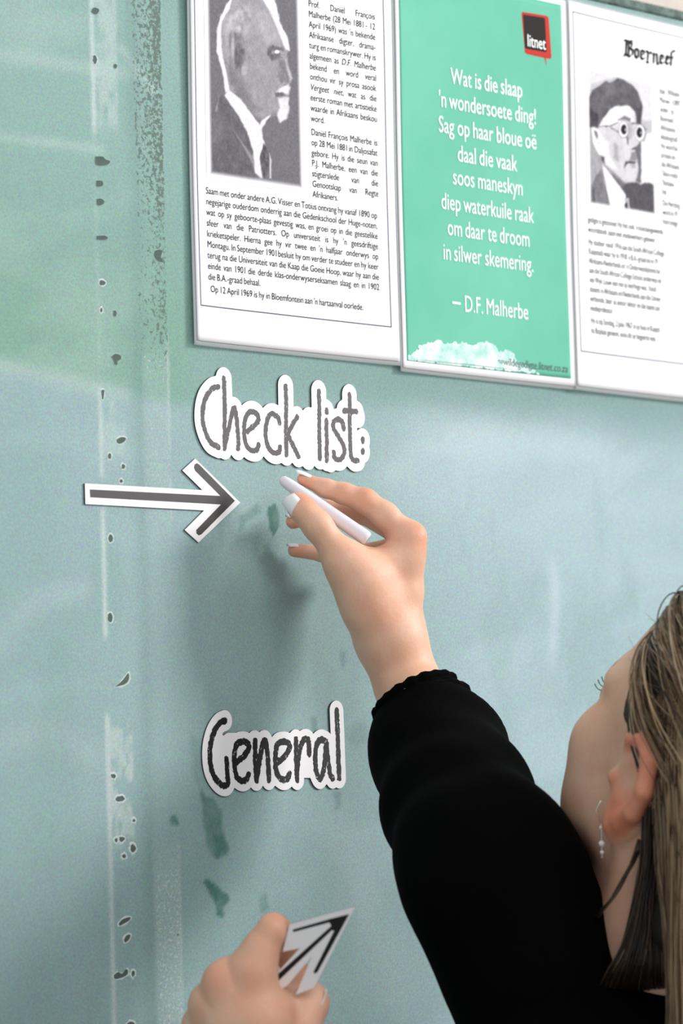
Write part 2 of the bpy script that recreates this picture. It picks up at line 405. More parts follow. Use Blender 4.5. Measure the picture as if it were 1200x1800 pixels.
tcx = t.n('ShaderNodeTexCoord'); t.l(tcx.outputs['Object'], rg.inputs['Vector'])
col = t.mix(.42, col, rg.outputs['Color'], 'OVERLAY')
col = t.mix(speck(300, 4, 0, .715, .76), col, lin((92, 114, 106)))
col = t.mix(speck(420, 3, 1, .76, .86), col, lin((196, 208, 208)))
t.l(col, t.b.inputs['Base Color']); t.set(Roughness=.62); t.b.inputs['Specular IOR Level'].default_value = .3
t.bump(t.noise(350, 3), .12, .0006)
link('writing_surface', me, t.m, board)
t = NT('board_core'); t.set(Base_Color=(*lin((70, 70, 66)), 1), Roughness=.9)
o = bevel_box('backing_panel', -1.5, 2.6, .002, .03, 0, ZT-.75, .001, t.m, board)
t = NT('chipped_green_frame'); c = t.mix(t.ramp(t.noise(90, 5, .7), .42, .6), lin((58, 84, 78)), lin((98, 122, 114)))
c = t.mix(t.ramp(t.noise(60, 4, .7), .66, .7), c, lin((40, 34, 30))); t.l(c, t.b.inputs['Base Color']); t.set(Roughness=.6); t.bump(t.noise(120, 5), .9, .003)
M['frame'] = t.m
bevel_box('frame_strip', -1.5, 2.6, -.0012, .03, ZT-.75, ZT-.75+.0085, .002, t.m, board)
bevel_box('frame_strip', -1.5, 2.6, -.02, .03, -.03, 0, .002, t.m, board)
# flaked holes with raised pale rims
M['hole'] = plain('exposed_dark_board', (78, 98, 92), .8, .3, 200)
M['rim'] = plain('chalky_rim', (202, 216, 216), .85, .1, 300)
M['rim2'] = plain('dusty_rim', (158, 186, 178), .85, .1, 300)
def ngon(x0, y0, x1, y1, seed):
    r = np.random.default_rng(seed); n = 11; return [((x0+x1)/2+(x1-x0)/2*math.cos(a)*(1+r.uniform(-.25, .15)), (y0+y1)/2+(y1-y0)/2*math.sin(a)*(1+r.uniform(-.25, .15))) for a in np.linspace(0, 2*math.pi, n, endpoint=False)]
A_, B_, C_ = (100, 0, 2.571), (100, 600, 3), (100, 1150, 2.77)
CH = [(ngon(155, 33, 190, 66, 1), A_, 0), ([(172, 708), (205, 708), (220, 722), (240, 730), (222, 747), (175, 745)], A_, 0), ([(177, 817), (203, 818), (206, 840), (178, 843)], A_, 0),
      ([(178, 900), (198, 898), (214, 912), (200, 928), (180, 925)], A_, 0), ([(178, 1067), (215, 1065), (229, 1076), (215, 1085), (180, 1082)], A_, 0),
      ([(440, 1135), (462, 1128), (475, 1138), (468, 1165), (478, 1185), (455, 1180), (438, 1158)], A_, 0), (ngon(190, 1266, 219, 1292, 5), A_, 1), (ngon(252, 1402, 269, 1432, 6), A_, 0),
      ([(246, 1612), (262, 1600), (285, 1606), (288, 1622), (272, 1634), (272, 1648), (260, 1648), (256, 1634)], A_, 0), (ngon(254, 290, 271, 310, 8), A_, 0), (ngon(160, 250, 180, 288, 9), A_, 1), (ngon(194, 1392, 206, 1412, 19), A_, 1),
      ([(232, 260), (247, 256), (248, 275), (243, 306), (236, 300)], B_, 1), ([(313, 518), (338, 506), (362, 510), (356, 528), (330, 541), (315, 534)], B_, 1), (ngon(268, 590, 286, 622, 11), B_, 1),
      (ngon(338, 648, 360, 675, 12), B_, 1), (ngon(328, 727, 346, 747, 13), B_, 1), (ngon(270, 1018, 294, 1060, 14), B_, 1), ([(268, 1440), (282, 1432), (293, 1455), (285, 1482), (267, 1470)], B_, 1),
      ([(280, 160), (318, 128), (346, 92), (350, 122), (330, 147)], C_, 1), (ngon(285, 690, 330, 720, 15), C_, 1), (ngon(300, 888, 330, 914, 16), C_, 1), (ngon(355, 924, 384, 966, 17), C_, 1), (ngon(316, 974, 337, 994, 18), C_, 1),
      ([(300, 1312), (318, 1292), (355, 1280), (354, 1294), (330, 1310), (306, 1322)], C_, 1), ([(325, 1392), (338, 1370), (357, 1367), (350, 1390), (332, 1404)], C_, 1),
      ([(276, 1562), (298, 1548), (315, 1556), (332, 1534), (345, 1540), (342, 1560), (318, 1574), (282, 1582)], C_, 1), (ngon(362, 1538, 380, 1570, 20), C_, 1), (ngon(262, 582, 286, 606, 21), C_, 1), (ngon(280, 895, 296, 916, 22), C_, 1), (ngon(366, 803, 382, 818, 23), C_, 1),
      ([(340, 1800), (355, 1790), (375, 1795), (378, 1815), (345, 1815)], C_, 1)]
for pts, z_, kind in CH:
    q = bpts(pts, *z_); q = smooth_pts(np.vstack([q, q[:1]]), 3)[:-1]; cc = q.mean(0); d = q-cc; r = np.linalg.norm(d, axis=1, keepdims=True)
    rw = ((.0011 if z_ is not C_ else .0015) if kind else .0006); n = len(q)
    jit = rng.uniform(.5, 1.3, (n, 1))
    rings = [(cc+d*.55, .00005), (q, .00012), (q+d/r*rw*.4*jit, .00028), (q+d/r*rw*1.1*jit, .00005)]
    V = [(cc[0], -.00004, cc[1]-.75)]; Fc = []; mi = []
    for rr, h in rings: V += [(p[0], -h, p[1]-.75) for p in rr]
    for k in range(n):
        k2 = (k+1) % n; Fc.append((0, 1+k, 1+k2)); mi.append(0)
        for g in range(3): Fc.append((1+g*n+k, 1+(g+1)*n+k, 1+(g+1)*n+k2, 1+g*n+k2)); mi.append(0 if g == 0 else 1)
    me = mesh('paint_chip', V, Fc); me.materials.append(M['hole']); me.materials.append(M['rim'] if kind else M['rim2'])
    me.polygons.foreach_set('material_index', mi); link('paint_chip', me, None, board)

# ================================================================== POSTERS
class Sheet:
    def __init__(s, bl, br, w, h, off):
        a = B(*bl)[[0, 2]]; b = B(*br)[[0, 2]]; s.o = a; s.u = (b-a)/np.linalg.norm(b-a); s.v = np.array([-s.u[1], s.u[0]]); s.w, s.h, s.off = w, h, off
        print('SHEET width by px', np.linalg.norm(b-a), 'angle', math.degrees(math.atan2(s.u[1], s.u[0])))
    def loc(s, x, y): q = B(x, y, .003)[[0, 2]]-s.o; return q@s.u, q@s.v
    def pts(s, pts, ox=0, oy=0, k=1): return np.array([s.loc(ox+x/k, oy+y/k) for x, y in pts])
    def lift(s, u, v):
        e = np.abs(2*u/s.w-1); return s.off+.0014*e**5+.0004*np.sin(v*22+s.w*40)*(.3+e)
    def world(s, u, v, d):
        p = s.o+np.outer(u, s.u)+np.outer(v, s.v); return np.stack([p[:, 0], -(s.lift(u, v)+d), p[:, 1]], 1)
    def grid(s, name, u0, u1, v0, v1, d, mat, parent, nu=64, nv=70, th=.0003):
        uu, vv = np.meshgrid(np.linspace(u0, u1, nu), np.linspace(v0, v1, nv), indexing='ij'); uu, vv = uu.ravel(), vv.ravel()
        a = s.world(uu, vv, d); b = s.world(uu, vv, d-th); I = np.arange(nu*nv).reshape(nu, nv)
        q = np.stack([I[:-1, :-1].ravel(), I[1:, :-1].ravel(), I[1:, 1:].ravel(), I[:-1, 1:].ravel()], 1); N = nu*nv
        ring = np.concatenate([I[:, 0], I[-1, 1:], I[-2::-1, -1], I[0, -2:0:-1]]); r2 = np.roll(ring, -1)
        side = np.stack([ring, ring+N, r2+N, r2], 1)
        return link(name, mesh(name, np.concatenate([a, b]), np.concatenate([q, q[:, ::-1]+N, side]), True), mat, parent)
    def flat(s, name, quads, d, mat, parent):
        """thin printed bars given as (u0,v0,u1,v1), subdivided to follow the sheet"""
        V, Fc = [], []
        for (u0, v0, u1, v1) in quads:
            n = max(2, int(max(u1-u0, v1-v0)/.01)); hor = (u1-u0) > (v1-v0); k0 = len(V)
            for i in range(n+1):
                t_ = i/n
                for e in (0, 1): V.append((u0+(u1-u0)*t_, (v0, v1)[e]) if hor else ((u0, u1)[1-e], v0+(v1-v0)*t_))
            for i in range(n): a = k0+2*i; Fc.append((a, a+2, a+3, a+1))
        V = np.array(V); return link(name, mesh(name, s.world(V[:, 0], V[:, 1], d), Fc), mat, parent)
FCACHE = {}
def word_mesh(wd, shear=0, bold=0):
    k = (wd, shear, bold)
    if k not in FCACHE:
        cu = bpy.data.curves.new('t', 'FONT'); cu.body = wd; cu.size = 1; cu.resolution_u = 3; cu.shear = shear; cu.offset = bold
        o = bpy.data.objects.new('t', cu); me = bpy.data.meshes.new_from_object(o)
        co = np.zeros(len(me.vertices)*3); me.vertices.foreach_get('co', co); co = co.reshape(-1, 3)[:, :2]
        FCACHE[k] = (co, [tuple(p.vertices) for p in me.polygons]); bpy.data.objects.remove(o); bpy.data.curves.remove(cu)
    return FCACHE[k]
def text_mesh(sheet, name, lines, d, mat, parent):
    """lines: (text, u, v, total width or None, size, xscale, shear, bold)"""
    V, Fc = [], []; n0 = 0; ks = []
    for (tx, u, v, wid, size, xs_, sh, bd) in lines:
        if wid is not None and xs_ is not None:
            ws = tx.split(); ks.append(wid/(sum(word_mesh(w_.lstrip('~'), sh, bd)[0][:, 0].max()*size for w_ in ws)+.24*size*(len(ws)-1)))
    kb = min(ks) if ks else None
    if kb: print('FONT SCALE', name, kb)
    for (tx, u, v, wid, size, xs_, sh, bd) in lines:
        ws = [q_ for q_ in tx.split(' ') if q_]; ex = 2.6 if '  ' in tx else 1; ms = [word_mesh(w_.lstrip('~'), sh if not w_.startswith('~') else .2, bd) for w_ in ws]
        nat = [m_[0][:, 0].max()*size for m_ in ms]; sp = .26*size
        if xs_ is not None and kb: xs_ = kb
        if wid is None: k = xs_
        elif xs_ is None: k = wid/(sum(nat)+sp*(len(ws)-1)) if len(ws) else 1
        else:
            k = xs_
        gap = sp*k*ex
        if wid is not None and xs_ is not None and len(ws) > 1: gap = (wid-sum(nat)*k)/(len(ws)-1)
        x = u
        for m_, w_ in zip(ms, nat):
            co, fs = m_; V.append(np.stack([x+co[:, 0]*size*k, v+co[:, 1]*size], 1)); Fc += [tuple(i+n0 for i in f) for f in fs]; n0 += len(co); x += w_*k+gap
    V = np.concatenate(V); return link(name, mesh(name, sheet.world(V[:, 0], V[:, 1], d), Fc), mat, parent)
def paint_grid(sheet, name, quad, z_, layers, base, step, d, parent, fade):
    """print a picture as colours on a fine grid; quad = zoom-pixel corners (bl, br, tr, tl)"""
    q = sheet.pts(quad, *z_); u0, u1 = q[:, 0].min(), q[:, 0].max(); v0, v1 = q[:, 1].min(), q[:, 1].max()
    u0, u1, v0, v1 = (q[0, 0]+q[3, 0])/2, (q[1, 0]+q[2, 0])/2, (q[0, 1]+q[1, 1])/2, (q[2, 1]+q[3, 1])/2
    g = fade*2.2; nu, nv = int((u1-u0+2*g)/step), int((v1-v0+2*g)/step)
    uu, vv = np.meshgrid(np.linspace(u0-g, u1+g, nu), np.linspace(v0-g, v1+g, nv), indexing='ij'); uu, vv = uu.ravel(), vv.ravel()
    w_ = sheet.world(uu, vv, d); X_, Y_ = proj(w_); x = (X_-z_[0])*z_[2]; y = (Y_-z_[1])*z_[2]
    gr = fbm(uu, vv, 260, 4, 3)-.5; gf = fbm(uu, vv, 900, 8, 2)-.5
    c = np.tile(np.array(base, float), (len(uu), 1))
    for L in layers:
        pts, col_, soft = L[:3]; tex = L[3] if len(L) > 3 else 0
        if isinstance(pts[0], str): dd = np.hypot((x-pts[1])/pts[3], (y-pts[2])/pts[4])*min(pts[3], pts[4])-min(pts[3], pts[4])
        else: dd = poly_sd(x, y, pts)
        m = (1-sm(-soft, soft, dd+gr*soft*2))[:, None]; cc = np.array(col_, float)+(gr*tex)[:, None]; c = c*(1-m)+cc*m
    c = c*.90+25; c = np.clip(c+gf[:, None]*26, 0, 255)
    e = np.minimum.reduce([uu-u0, u1-uu, vv-v0, v1-vv]); m = sm(-fade, fade, e)[:, None]
    c = c*m+np.array([250, 249, 255])*(1-m); c = c/255; c = np.where(c <= .04045, c/12.92, ((c+.055)/1.055)**2.4)
    I = np.arange(nu*nv).reshape(nu, nv); Qd = np.stack([I[:-1, :-1].ravel(), I[1:, :-1].ravel(), I[1:, 1:].ravel(), I[:-1, 1:].ravel()], 1)
    me = mesh(name, w_, Qd, True); vcol(me, 'paint', c); return link(name, me, M['print'], parent)
M['print'] = attr_mat('halftone_print', .7, Specular_IOR_Level=.12)

# ---- left poster
Z1, Z2 = (320, 0, 3.158), (320, 320, 3.0)
S1 = Sheet((339, 599), (694, 636), .210, .297, .0022)
p1 = empty('laminated_poster', (0, 0, 0))
tag(p1, 'white biography poster with portrait of a bearded man in profile', 'poster')
S1.grid('laminate', -.0028, S1.w+.0028, -.0032, S1.h+.003, 0, M['laminate'], p1, th=.0004)
S1.grid('paper', 0, S1.w, 0, S1.h, .0006, M['paper'], p1)
bu0, bv0 = S1.loc(350, 536); bu1, bv1 = S1.loc(686, 577); bv0 = (bv0+bv1)/2; lw = .0007
S1.flat('border_line', [(bu0, bv0, bu1, bv0+lw), (bu0, bv0+lw, bu0+lw, S1.h-.012), (bu1-lw, bv0+lw, bu1, S1.h-.012), (bu0, S1.h-.012, bu1, S1.h-.012+lw)], .00095, M['thin_ink'], p1)
colL = ["Prof. Daniël François", "Malherbe (28 Mei 1881 - 12", "April 1969) was 'n bekende", "Afrikaanse digter, drama-", "turg en romanskrywer. Hy is", "algemeen as ~D.F. ~Malherbe", "bekend en word veral", "onthou vir sy prosa asook", "~Vergeet ~niet, wat as die", "eerste roman met artistieke", "waarde in Afrikaans beskou", "word."]
colL2 = ["Daniël François Malherbe is", "op 28 Mei 1881 in Daljosafat", "gebore. Hy is die seun van", "P.J. Malherbe, een van die", "stigterslede van die", "Genootskap van Regte", "Afrikaners."]
body1 = ["Saam met onder andere A.G. Visser en Totius ontvang hy vanaf 1890 op", "negejarige ouderdom onderrig aan die Gedenkschool der Huge-noten,", "wat op sy geboorte-plaas gevestig was, en groei op in die geestelike", "sfeer van die Patriotters. Op universiteit is hy 'n geesdriftige", "krieketspeler. Hierna gee hy vir twee en 'n halfjaar onderwys op", "Montagu. In September 1901 besluit hy om verder te studeer en hy keer", "terug na die Universiteit van die Kaap die Goeie Hoop, waar hy aan die", "einde van 1901 die derde klas-onderwyserseksamen slaag en in 1902", "die B.A.-graad behaal."]
ua, va = S1.loc(541.5, 11); ub, vb = S1.loc(542.3, 212); uc, _ = S1.loc(661, 195); cw = uc-ua
BD = 0.0
L = []
for i, s_ in enumerate(colL): L.append((s_, ua, va+(vb-va)*i/11, cw if i < 11 else None, .0066, .70, 0, BD))
va2 = S1.loc(542.3, 236)[1]; vb2 = S1.loc(542.3, 345)[1]
for i, s_ in enumerate(colL2): L.append((s_, ua, va2+(vb2-va2)*i/6, cw if i < 6 else None, .0066, .70, 0, BD))
text_mesh(S1, 'text_column', L, .00095, M['ink'], p1)
ua, va = S1.loc(361, 340); ub, vb = S1.loc(367, 491.7); uc, _ = S1.loc(662.5, 385); L = []
for i, s_ in enumerate(body1): L.append((s_, ua, va+(vb-va)*i/8, (uc-ua) if i < 8 else None, .0066, .70, 0, BD))
ud, vd = S1.loc(367, 513); L.append(("Op 12 April 1969 is hy in Bloemfontein aan 'n hartaanval oorlede.", ua+.002, vd, S1.loc(638, 547)[0]-ua-.002, .0066, None, 0, BD))
text_mesh(S1, 'text_body', L, .00095, M['ink'], p1)
g = lambda a: (a, a-2, a+4)
LY = [([(190, 280), (196, 150), (215, 90), (250, 20), (285, -30), (480, -30), (520, 50), (540, 130), (575, 190), (592, 270), (583, 310), (598, 385), (612, 438), (603, 463), (566, 470), (598, 488), (592, 540), (592, 620), (582, 655), (545, 680), (525, 640), (440, 670), (420, 700), (330, 610), (250, 515), (238, 430), (212, 340)], g(150), 5, 30),
      ([(300, 250), (240, 330), (250, 440), (300, 540), (400, 640), (430, 600), (350, 500), (330, 430)], g(122), 22, 20),
      ([(220, 100), (300, 30), (380, 20), (410, 100), (370, 190), (300, 210), (250, 250), (230, 190)], g(168), 30, 90),
      ([(255, 190), (330, 190), (360, 240), (300, 230), (262, 290)], g(120), 18, 60),
      ([(190, 280), (196, 150), (215, 90), (250, 20), (285, -30), (265, 40), (222, 120), (214, 200), (226, 320), (252, 430), (262, 500), (240, 515), (232, 430), (208, 340)], g(240), 6, 30),
      ([(455, -30), (500, -30), (530, 50), (545, 130), (585, 200), (595, 280), (575, 272), (548, 215), (515, 130), (485, 60), (440, -10)], g(245), 7, 20),
      ([(400, 60), (470, 60), (520, 160), (545, 230), (470, 240), (420, 160)], g(172), 22, 30),
      (('e', 322, 330, 46, 96), g(140), 12, 30), (('e', 318, 320, 30, 72), g(98), 10, 50), (('e', 345, 385, 16, 36), g(170), 8),
      (('e', 280, 270, 8, 60), g(175), 6),
      ([(470, 285), (500, 252), (552, 262), (560, 280), (505, 285), (480, 305)], g(95), 7, 50), ([(478, 300), (540, 292), (545, 320), (500, 335)], g(98), 9, 30), (('e', 527, 287, 13, 9), g(250), 5),
      ([(545, 330), (575, 350), (600, 430), (590, 462), (550, 465), (530, 420)], g(120), 10, 30), ([(575, 330), (610, 435), (600, 445), (580, 390)], g(195), 6),
      ([(515, 520), (545, 485), (590, 465), (600, 485), (592, 525), (550, 520)], g(228), 8, 60), ([(510, 515), (560, 512), (575, 528), (520, 540)], g(95), 6),
      ([(535, 545), (590, 540), (592, 610), (580, 655), (545, 682), (525, 640), (540, 600)], g(232), 8, 50),
      ([(400, 400), (500, 380), (520, 470), (480, 560), (400, 560)], g(148), 30, 20), ([(255, 520), (300, 520), (430, 660), (525, 638), (470, 650), (425, 700)], g(105), 12, 20),
      ([(140, 650), (160, 625), (205, 540), (235, 520), (300, 620), (370, 740), (400, 850), (415, 1060), (140, 1060)], g(90), 8, 30),
      ([(145, 660), (205, 640), (240, 700), (200, 800), (145, 800)], g(106), 30, 30), ([(285, 720), (400, 880), (440, 990), (425, 990), (375, 880)], g(140), 6, 40),
      ([(205, 535), (195, 625), (178, 620)], g(140), 7),
      ([(232, 528), (262, 500), (330, 555), (430, 690), (448, 660), (490, 640), (440, 720), (458, 800), (432, 880), (445, 990), (405, 960), (395, 840), (360, 730), (300, 625)], g(235), 6, 12),
      ([(452, 800), (485, 860), (495, 900), (492, 1000), (455, 1000), (432, 880)], g(92), 6, 110), ([(485, 850), (497, 890), (494, 990), (484, 990)], g(200), 4, 40)]
paint_grid(S1, 'portrait_photo', [(148, 945), (637, 1040), (655, -160), (148, -260)], Z1, LY, (104, 101, 108), .0007, .0008, p1, .0022)

# ---- middle poster
Z3, Z4 = (690, 0, 3.75), (690, 330, 3.75)
S2 = Sheet((700, 647), (1004, 680), .203, .297, .0022)
p2 = empty('laminated_poster', (0, 0, 0))
tag(p2, 'sea green poem poster with white verse and red speech bubble logo', 'poster')
S2.grid('laminate', -.0022, S2.w+.001, -.0028, S2.h+.003, 0, M['laminate'], p2, th=.0004)
S2.grid('paper', 0, S2.w, 0, S2.h, .0006, M['paper'], p2)
t = NT('sea_green_print'); c = t.mix(t.ramp(t.noise(9, 4), .3, .7), lin((103, 192, 164)), lin((120, 206, 180))); c = t.mix(.10, c, t.mix(t.noise(900, 2), lin((80, 168, 136)), lin((160, 212, 200))))
t.l(c, t.b.inputs['Base Color']); t.set(Roughness=.65, Specular_IOR_Level=.12)
gu0, gv0 = S2.loc(712.5, 634); gu1, _ = S2.loc(1000.7, 665); gv1 = S2.loc(983, 9)[1]
S2.grid('green_print', gu0, gu1, gv0, gv1, .0008, t.m, p2, th=.0001)
t = NT('faded_print_patch'); c = t.mix(t.ramp(t.noise(70, 5, .7), .42, .62), lin((226, 240, 240)), lin((150, 212, 202))); t.l(c, t.b.inputs['Base Color']); t.set(Roughness=.5)
patch = [(90, 1105), (130, 1100), (165, 1050), (230, 1020), (300, 1010), (340, 1030), (420, 1018), (500, 1030), (540, 1040), (580, 1012), (640, 1018), (680, 1050), (700, 1080), (760, 1075), (800, 1100), (820, 1150), (900, 1190), (960, 1215), (960, 1228), (90, 1142)]
pp = S2.pts(patch, *Z4); ux = np.linspace(pp[:, 0].min()-.003, pp[:, 0].max()+.003, 180); vy = np.linspace(pp[:, 1].min()-.003, pp[:, 1].max()+.003, 60)
U_, V_ = np.meshgrid(ux, vy, indexing='ij'); fld = poly_sd(U_, V_, pp)+(fbm(U_, V_, 420, 3)-.5)*.005
fld = np.maximum(fld, gv0+.0004-V_); fld = np.maximum(fld, gu0+.0004-U_); fld[0] = fld[-1] = 1; fld[:, 0] = fld[:, -1] = 1
fr2 = lambda u, v, d: S2.world(u, v, d)
plate('faded_patch', contours(ux, vy, fld), .00085, .00008, t.m, p2, fr2)
poem = [("Wat is die slaap", (380, 557), (850, 640), Z3), ("'n wondersoete ding!", (300, 703), (940, 820), Z3), ("Sag op haar bloue oë", (300, 868), (945, 985), Z3), ("daal die vaak", (425, 1062), (820, 1130), Z3), ("soos maneskyn", (395, 1218), (855, 1285), Z3),
        ("diep waterkuile raak", (318, 138), (930, 232), Z4), ("om daar te droom", (360, 310), (900, 390), Z4), ("in silwer skemering.", (330, 470), (925, 558), Z4)]
L = []
for s_, a, b, z_ in poem:
    (u, v), (u2, v2) = S2.pts([a, b], *z_); L.append((s_, u, (v+v2)/2, u2-u, .0175, None, 0, 0))
text_mesh(S2, 'verse_lettering', L, .00115, M['white_ink'], p2)
(u, v), (u2, v2) = S2.pts([(470, 818), (890, 868)], *Z4)
text_mesh(S2, 'attribution_lettering', [("D.F. Malherbe", u, (v+v2)/2, u2-u, .0175, None, 0, 0)], .00115, M['white_ink'], p2)
(u, v), (u2, v2) = S2.pts([(390, 758), (445, 768)], *Z4); S2.flat('dash', [(u, v-.0008, u2, v+.0010)], .00115, M['white_ink'], p2)
(u, v), (u2, v2) = S2.pts([(685, 1172), (1145, 1214)], *Z4)
text_mesh(S2, 'web_address', [("gewildegedigte.litnet.co.za", u, (v+v2)/2, u2-u, .0085, None, .1, 0)], .00125, plain('grey_green_ink', (52, 92, 86), .5, .3, 200), p2)
M['red'] = plain('red_print', (200, 44, 32), .6, Specular_IOR_Level=.15); M['blackp'] = plain('black_print', (26, 20, 22), .6, Specular_IOR_Level=.12)
def dens(p, n=4):
    p = np.asarray(p); out = []
    for i in range(len(p)):
        for k in range(n): out.append(p[i]+(p[(i+1) % len(p)]-p[i])*k/n)
    return np.array(out)
bub = plate('speech_bubble', [dens(S2.pts([(852, 78), (1005, 104), (1018, 112), (1022, 125), (1040, 378), (1034, 390), (1004, 385), (1010, 432), (993, 382), (884, 358), (868, 346), (846, 90)], *Z3))], .00085, .00008, M['red'], p2, fr2)
plate('logo_panel', [dens(S2.pts([(857, 96), (990, 118), (997, 124), (1008, 340), (1002, 345), (875, 322), (868, 314), (855, 100)], *Z3))], .00097, .00006, M['blackp'], p2, fr2)
(u, v), (u2, v2) = S2.pts([(880, 305), (1000, 330)], *Z3)
text_mesh(S2, 'logo_lettering', [("litnet", u, (v+v2)/2, u2-u, .0135, None, 0, .002)], .00140, M['white_ink'], p2)

# ---- right poster
Z5, Z6 = (980, 0, 4.737), (980, 360, 5.0)
S3 = Sheet((1006, 679), (1200, 701), .210, .297, .0032)
p3 = empty('laminated_poster', (0, 0, 0))
tag(p3, 'white biography poster with blackletter title and man in a beret', 'poster')
S3.grid('laminate', -.0028, S3.w+.0028, -.0032, S3.h+.002, 0, M['laminate'], p3, th=.0004)
S3.grid('paper', -.0008, S3.w, 0, S3.h, .0006, M['paper'], p3)
bu0, bv0 = S3.loc(1016.5, 618); btop = S3.loc(998, 21)[1]; bu1 = bu0+.1995
S3.flat('border_line', [(bu0, bv0, bu1, bv0+lw), (bu0, bv0+lw, bu0+lw, btop), (bu1-lw, bv0+lw, bu1, btop), (bu0, btop, bu1, btop+lw)], .00095, M['thin_ink'], p3)
ua = S3.loc(980+838/4.737, 780/4.737)[0]; va = S3.loc(980+838/4.737, 778/4.737)[1]; vb = S3.loc(980+880/4.737, 1620/4.737)[1]; L = []
c3 = ["Izak Wilhelm", "Merwe (1897", "onder sy", "Boerneef,", "Afrikaanse", "leksikograaf.", "Hy word be", "prosaïs en", "die Afrikaans", "\"klein-realis", "\"fantasie-", "het."]
gaps = {0: 2.2, 2: 3.0, 1: 1.6}
for i, s_ in enumerate(c3): L.append((s_ if i not in gaps else s_.replace(' ', '  '), ua, va+(vb-va)*i/11, None, .0066, .70, 0, BD))
v0 = S3.loc(980+890/4.737, 1715/4.737)[1]; dv = (vb-va)/11
for i, s_ in enumerate(["Die Hertzog", "word in 19", "hom toege"]): L.append((s_, ua, v0+dv*i, None, .0066, .70, 0, BD))
text_mesh(S3, 'text_column', L, .00095, M['ink'], p3)
L = []; ua, va = S3.loc(980+255/5, 360+150/5)
k3 = .655
for tx, yy in [("gedigte is getoonset Hy het ook 'n toonaangewende", 150), ("woordeboek saam met medewerkers gelewer.", 236), ("Hy studeer vanaf 1916 aan die South African College", 345), ("Kaapstad) waar hy in 1918 'n B.A.-graad en in 19", 428), ("Afrikaans-Nederlands en 'n Onderwysdiploma be", 511), ("aan die South African College School onderwys en", 594), ("van Wyk Louw een van sy leerlinge was. Vanaf", 677), ("dosent in Afrikaans en Nederlands aan die Univer", 760), ("verbonde, later as senior lektor en die laaste aan", 843), ("medeprofessor.", 926), ("Hy is op Sondag, 2 Julie 1967 in sy huis in Kaapst", 1035), ("na Boplaas geneem, soos dit sy begeerte was.", 1122)]:
    u, v = S3.loc(980+265/5, 360+(yy+3)/5); L.append((tx, ua, v, None, .0066, .70, 0, BD))
text_mesh(S3, 'text_body', L, .00095, M['ink'], p3)
# blackletter title: broad-nib strokes
BL = [[(545, 335), (575, 345), (610, 345)], [(560, 350), (556, 455)], [(580, 345), (580, 455)], [(575, 350), (608, 365), (605, 390), (585, 400)], [(585, 400), (615, 420), (612, 455), (585, 470), (545, 452)], [(540, 470), (560, 455), (590, 475)],
      [(635, 410), (633, 465), (648, 485)], [(640, 405), (662, 422), (660, 478), (648, 488)],
      [(685, 420), (682, 480), (700, 497), (715, 485)], [(690, 420), (710, 432), (708, 450), (688, 462)],
      [(730, 425), (742, 440), (740, 500), (730, 515), (745, 525)], [(745, 445), (762, 435), (768, 448)],
      [(785, 445), (790, 460), (788, 525)], [(795, 455), (815, 450), (818, 530), (828, 538)],
      [(845, 460), (842, 515), (858, 533), (872, 522)], [(848, 458), (868, 470), (866, 488), (848, 498)],
      [(893, 470), (890, 520), (903, 538), (916, 528)], [(896, 466), (912, 478), (910, 494), (893, 504)],
      [(962, 432), (948, 424), (936, 434), (934, 480), (932, 548)], [(922, 478), (950, 484)]]
bs = [S3.pts([(x_, y_) for x_, y_ in s_], *Z5) for s_ in BL]; al = np.concatenate(bs)
ux = np.arange(al[:, 0].min()-.004, al[:, 0].max()+.004, .0005); vy = np.arange(al[:, 1].min()-.004, al[:, 1].max()+.004, .0005)
U_, V_ = np.meshgrid(ux, vy, indexing='ij'); an = math.radians(35); T_ = lambda u, v: ((u*math.cos(an)+v*math.sin(an))*.42, (-u*math.sin(an)+v*math.cos(an))*1.5)
tu, tv = T_(U_, V_); fld = np.full(U_.shape, 1.)
for b_ in bs: q = np.stack(T_(b_[:, 0], b_[:, 1]), 1); fld = np.minimum(fld, line_d(tu, tv, q))
fr3 = lambda u, v, d: S3.world(u, v, d)
plate('blackletter_title', contours(ux, vy, fld-.00068), .00078, .00005, M['black_letter'], p3, fr3)
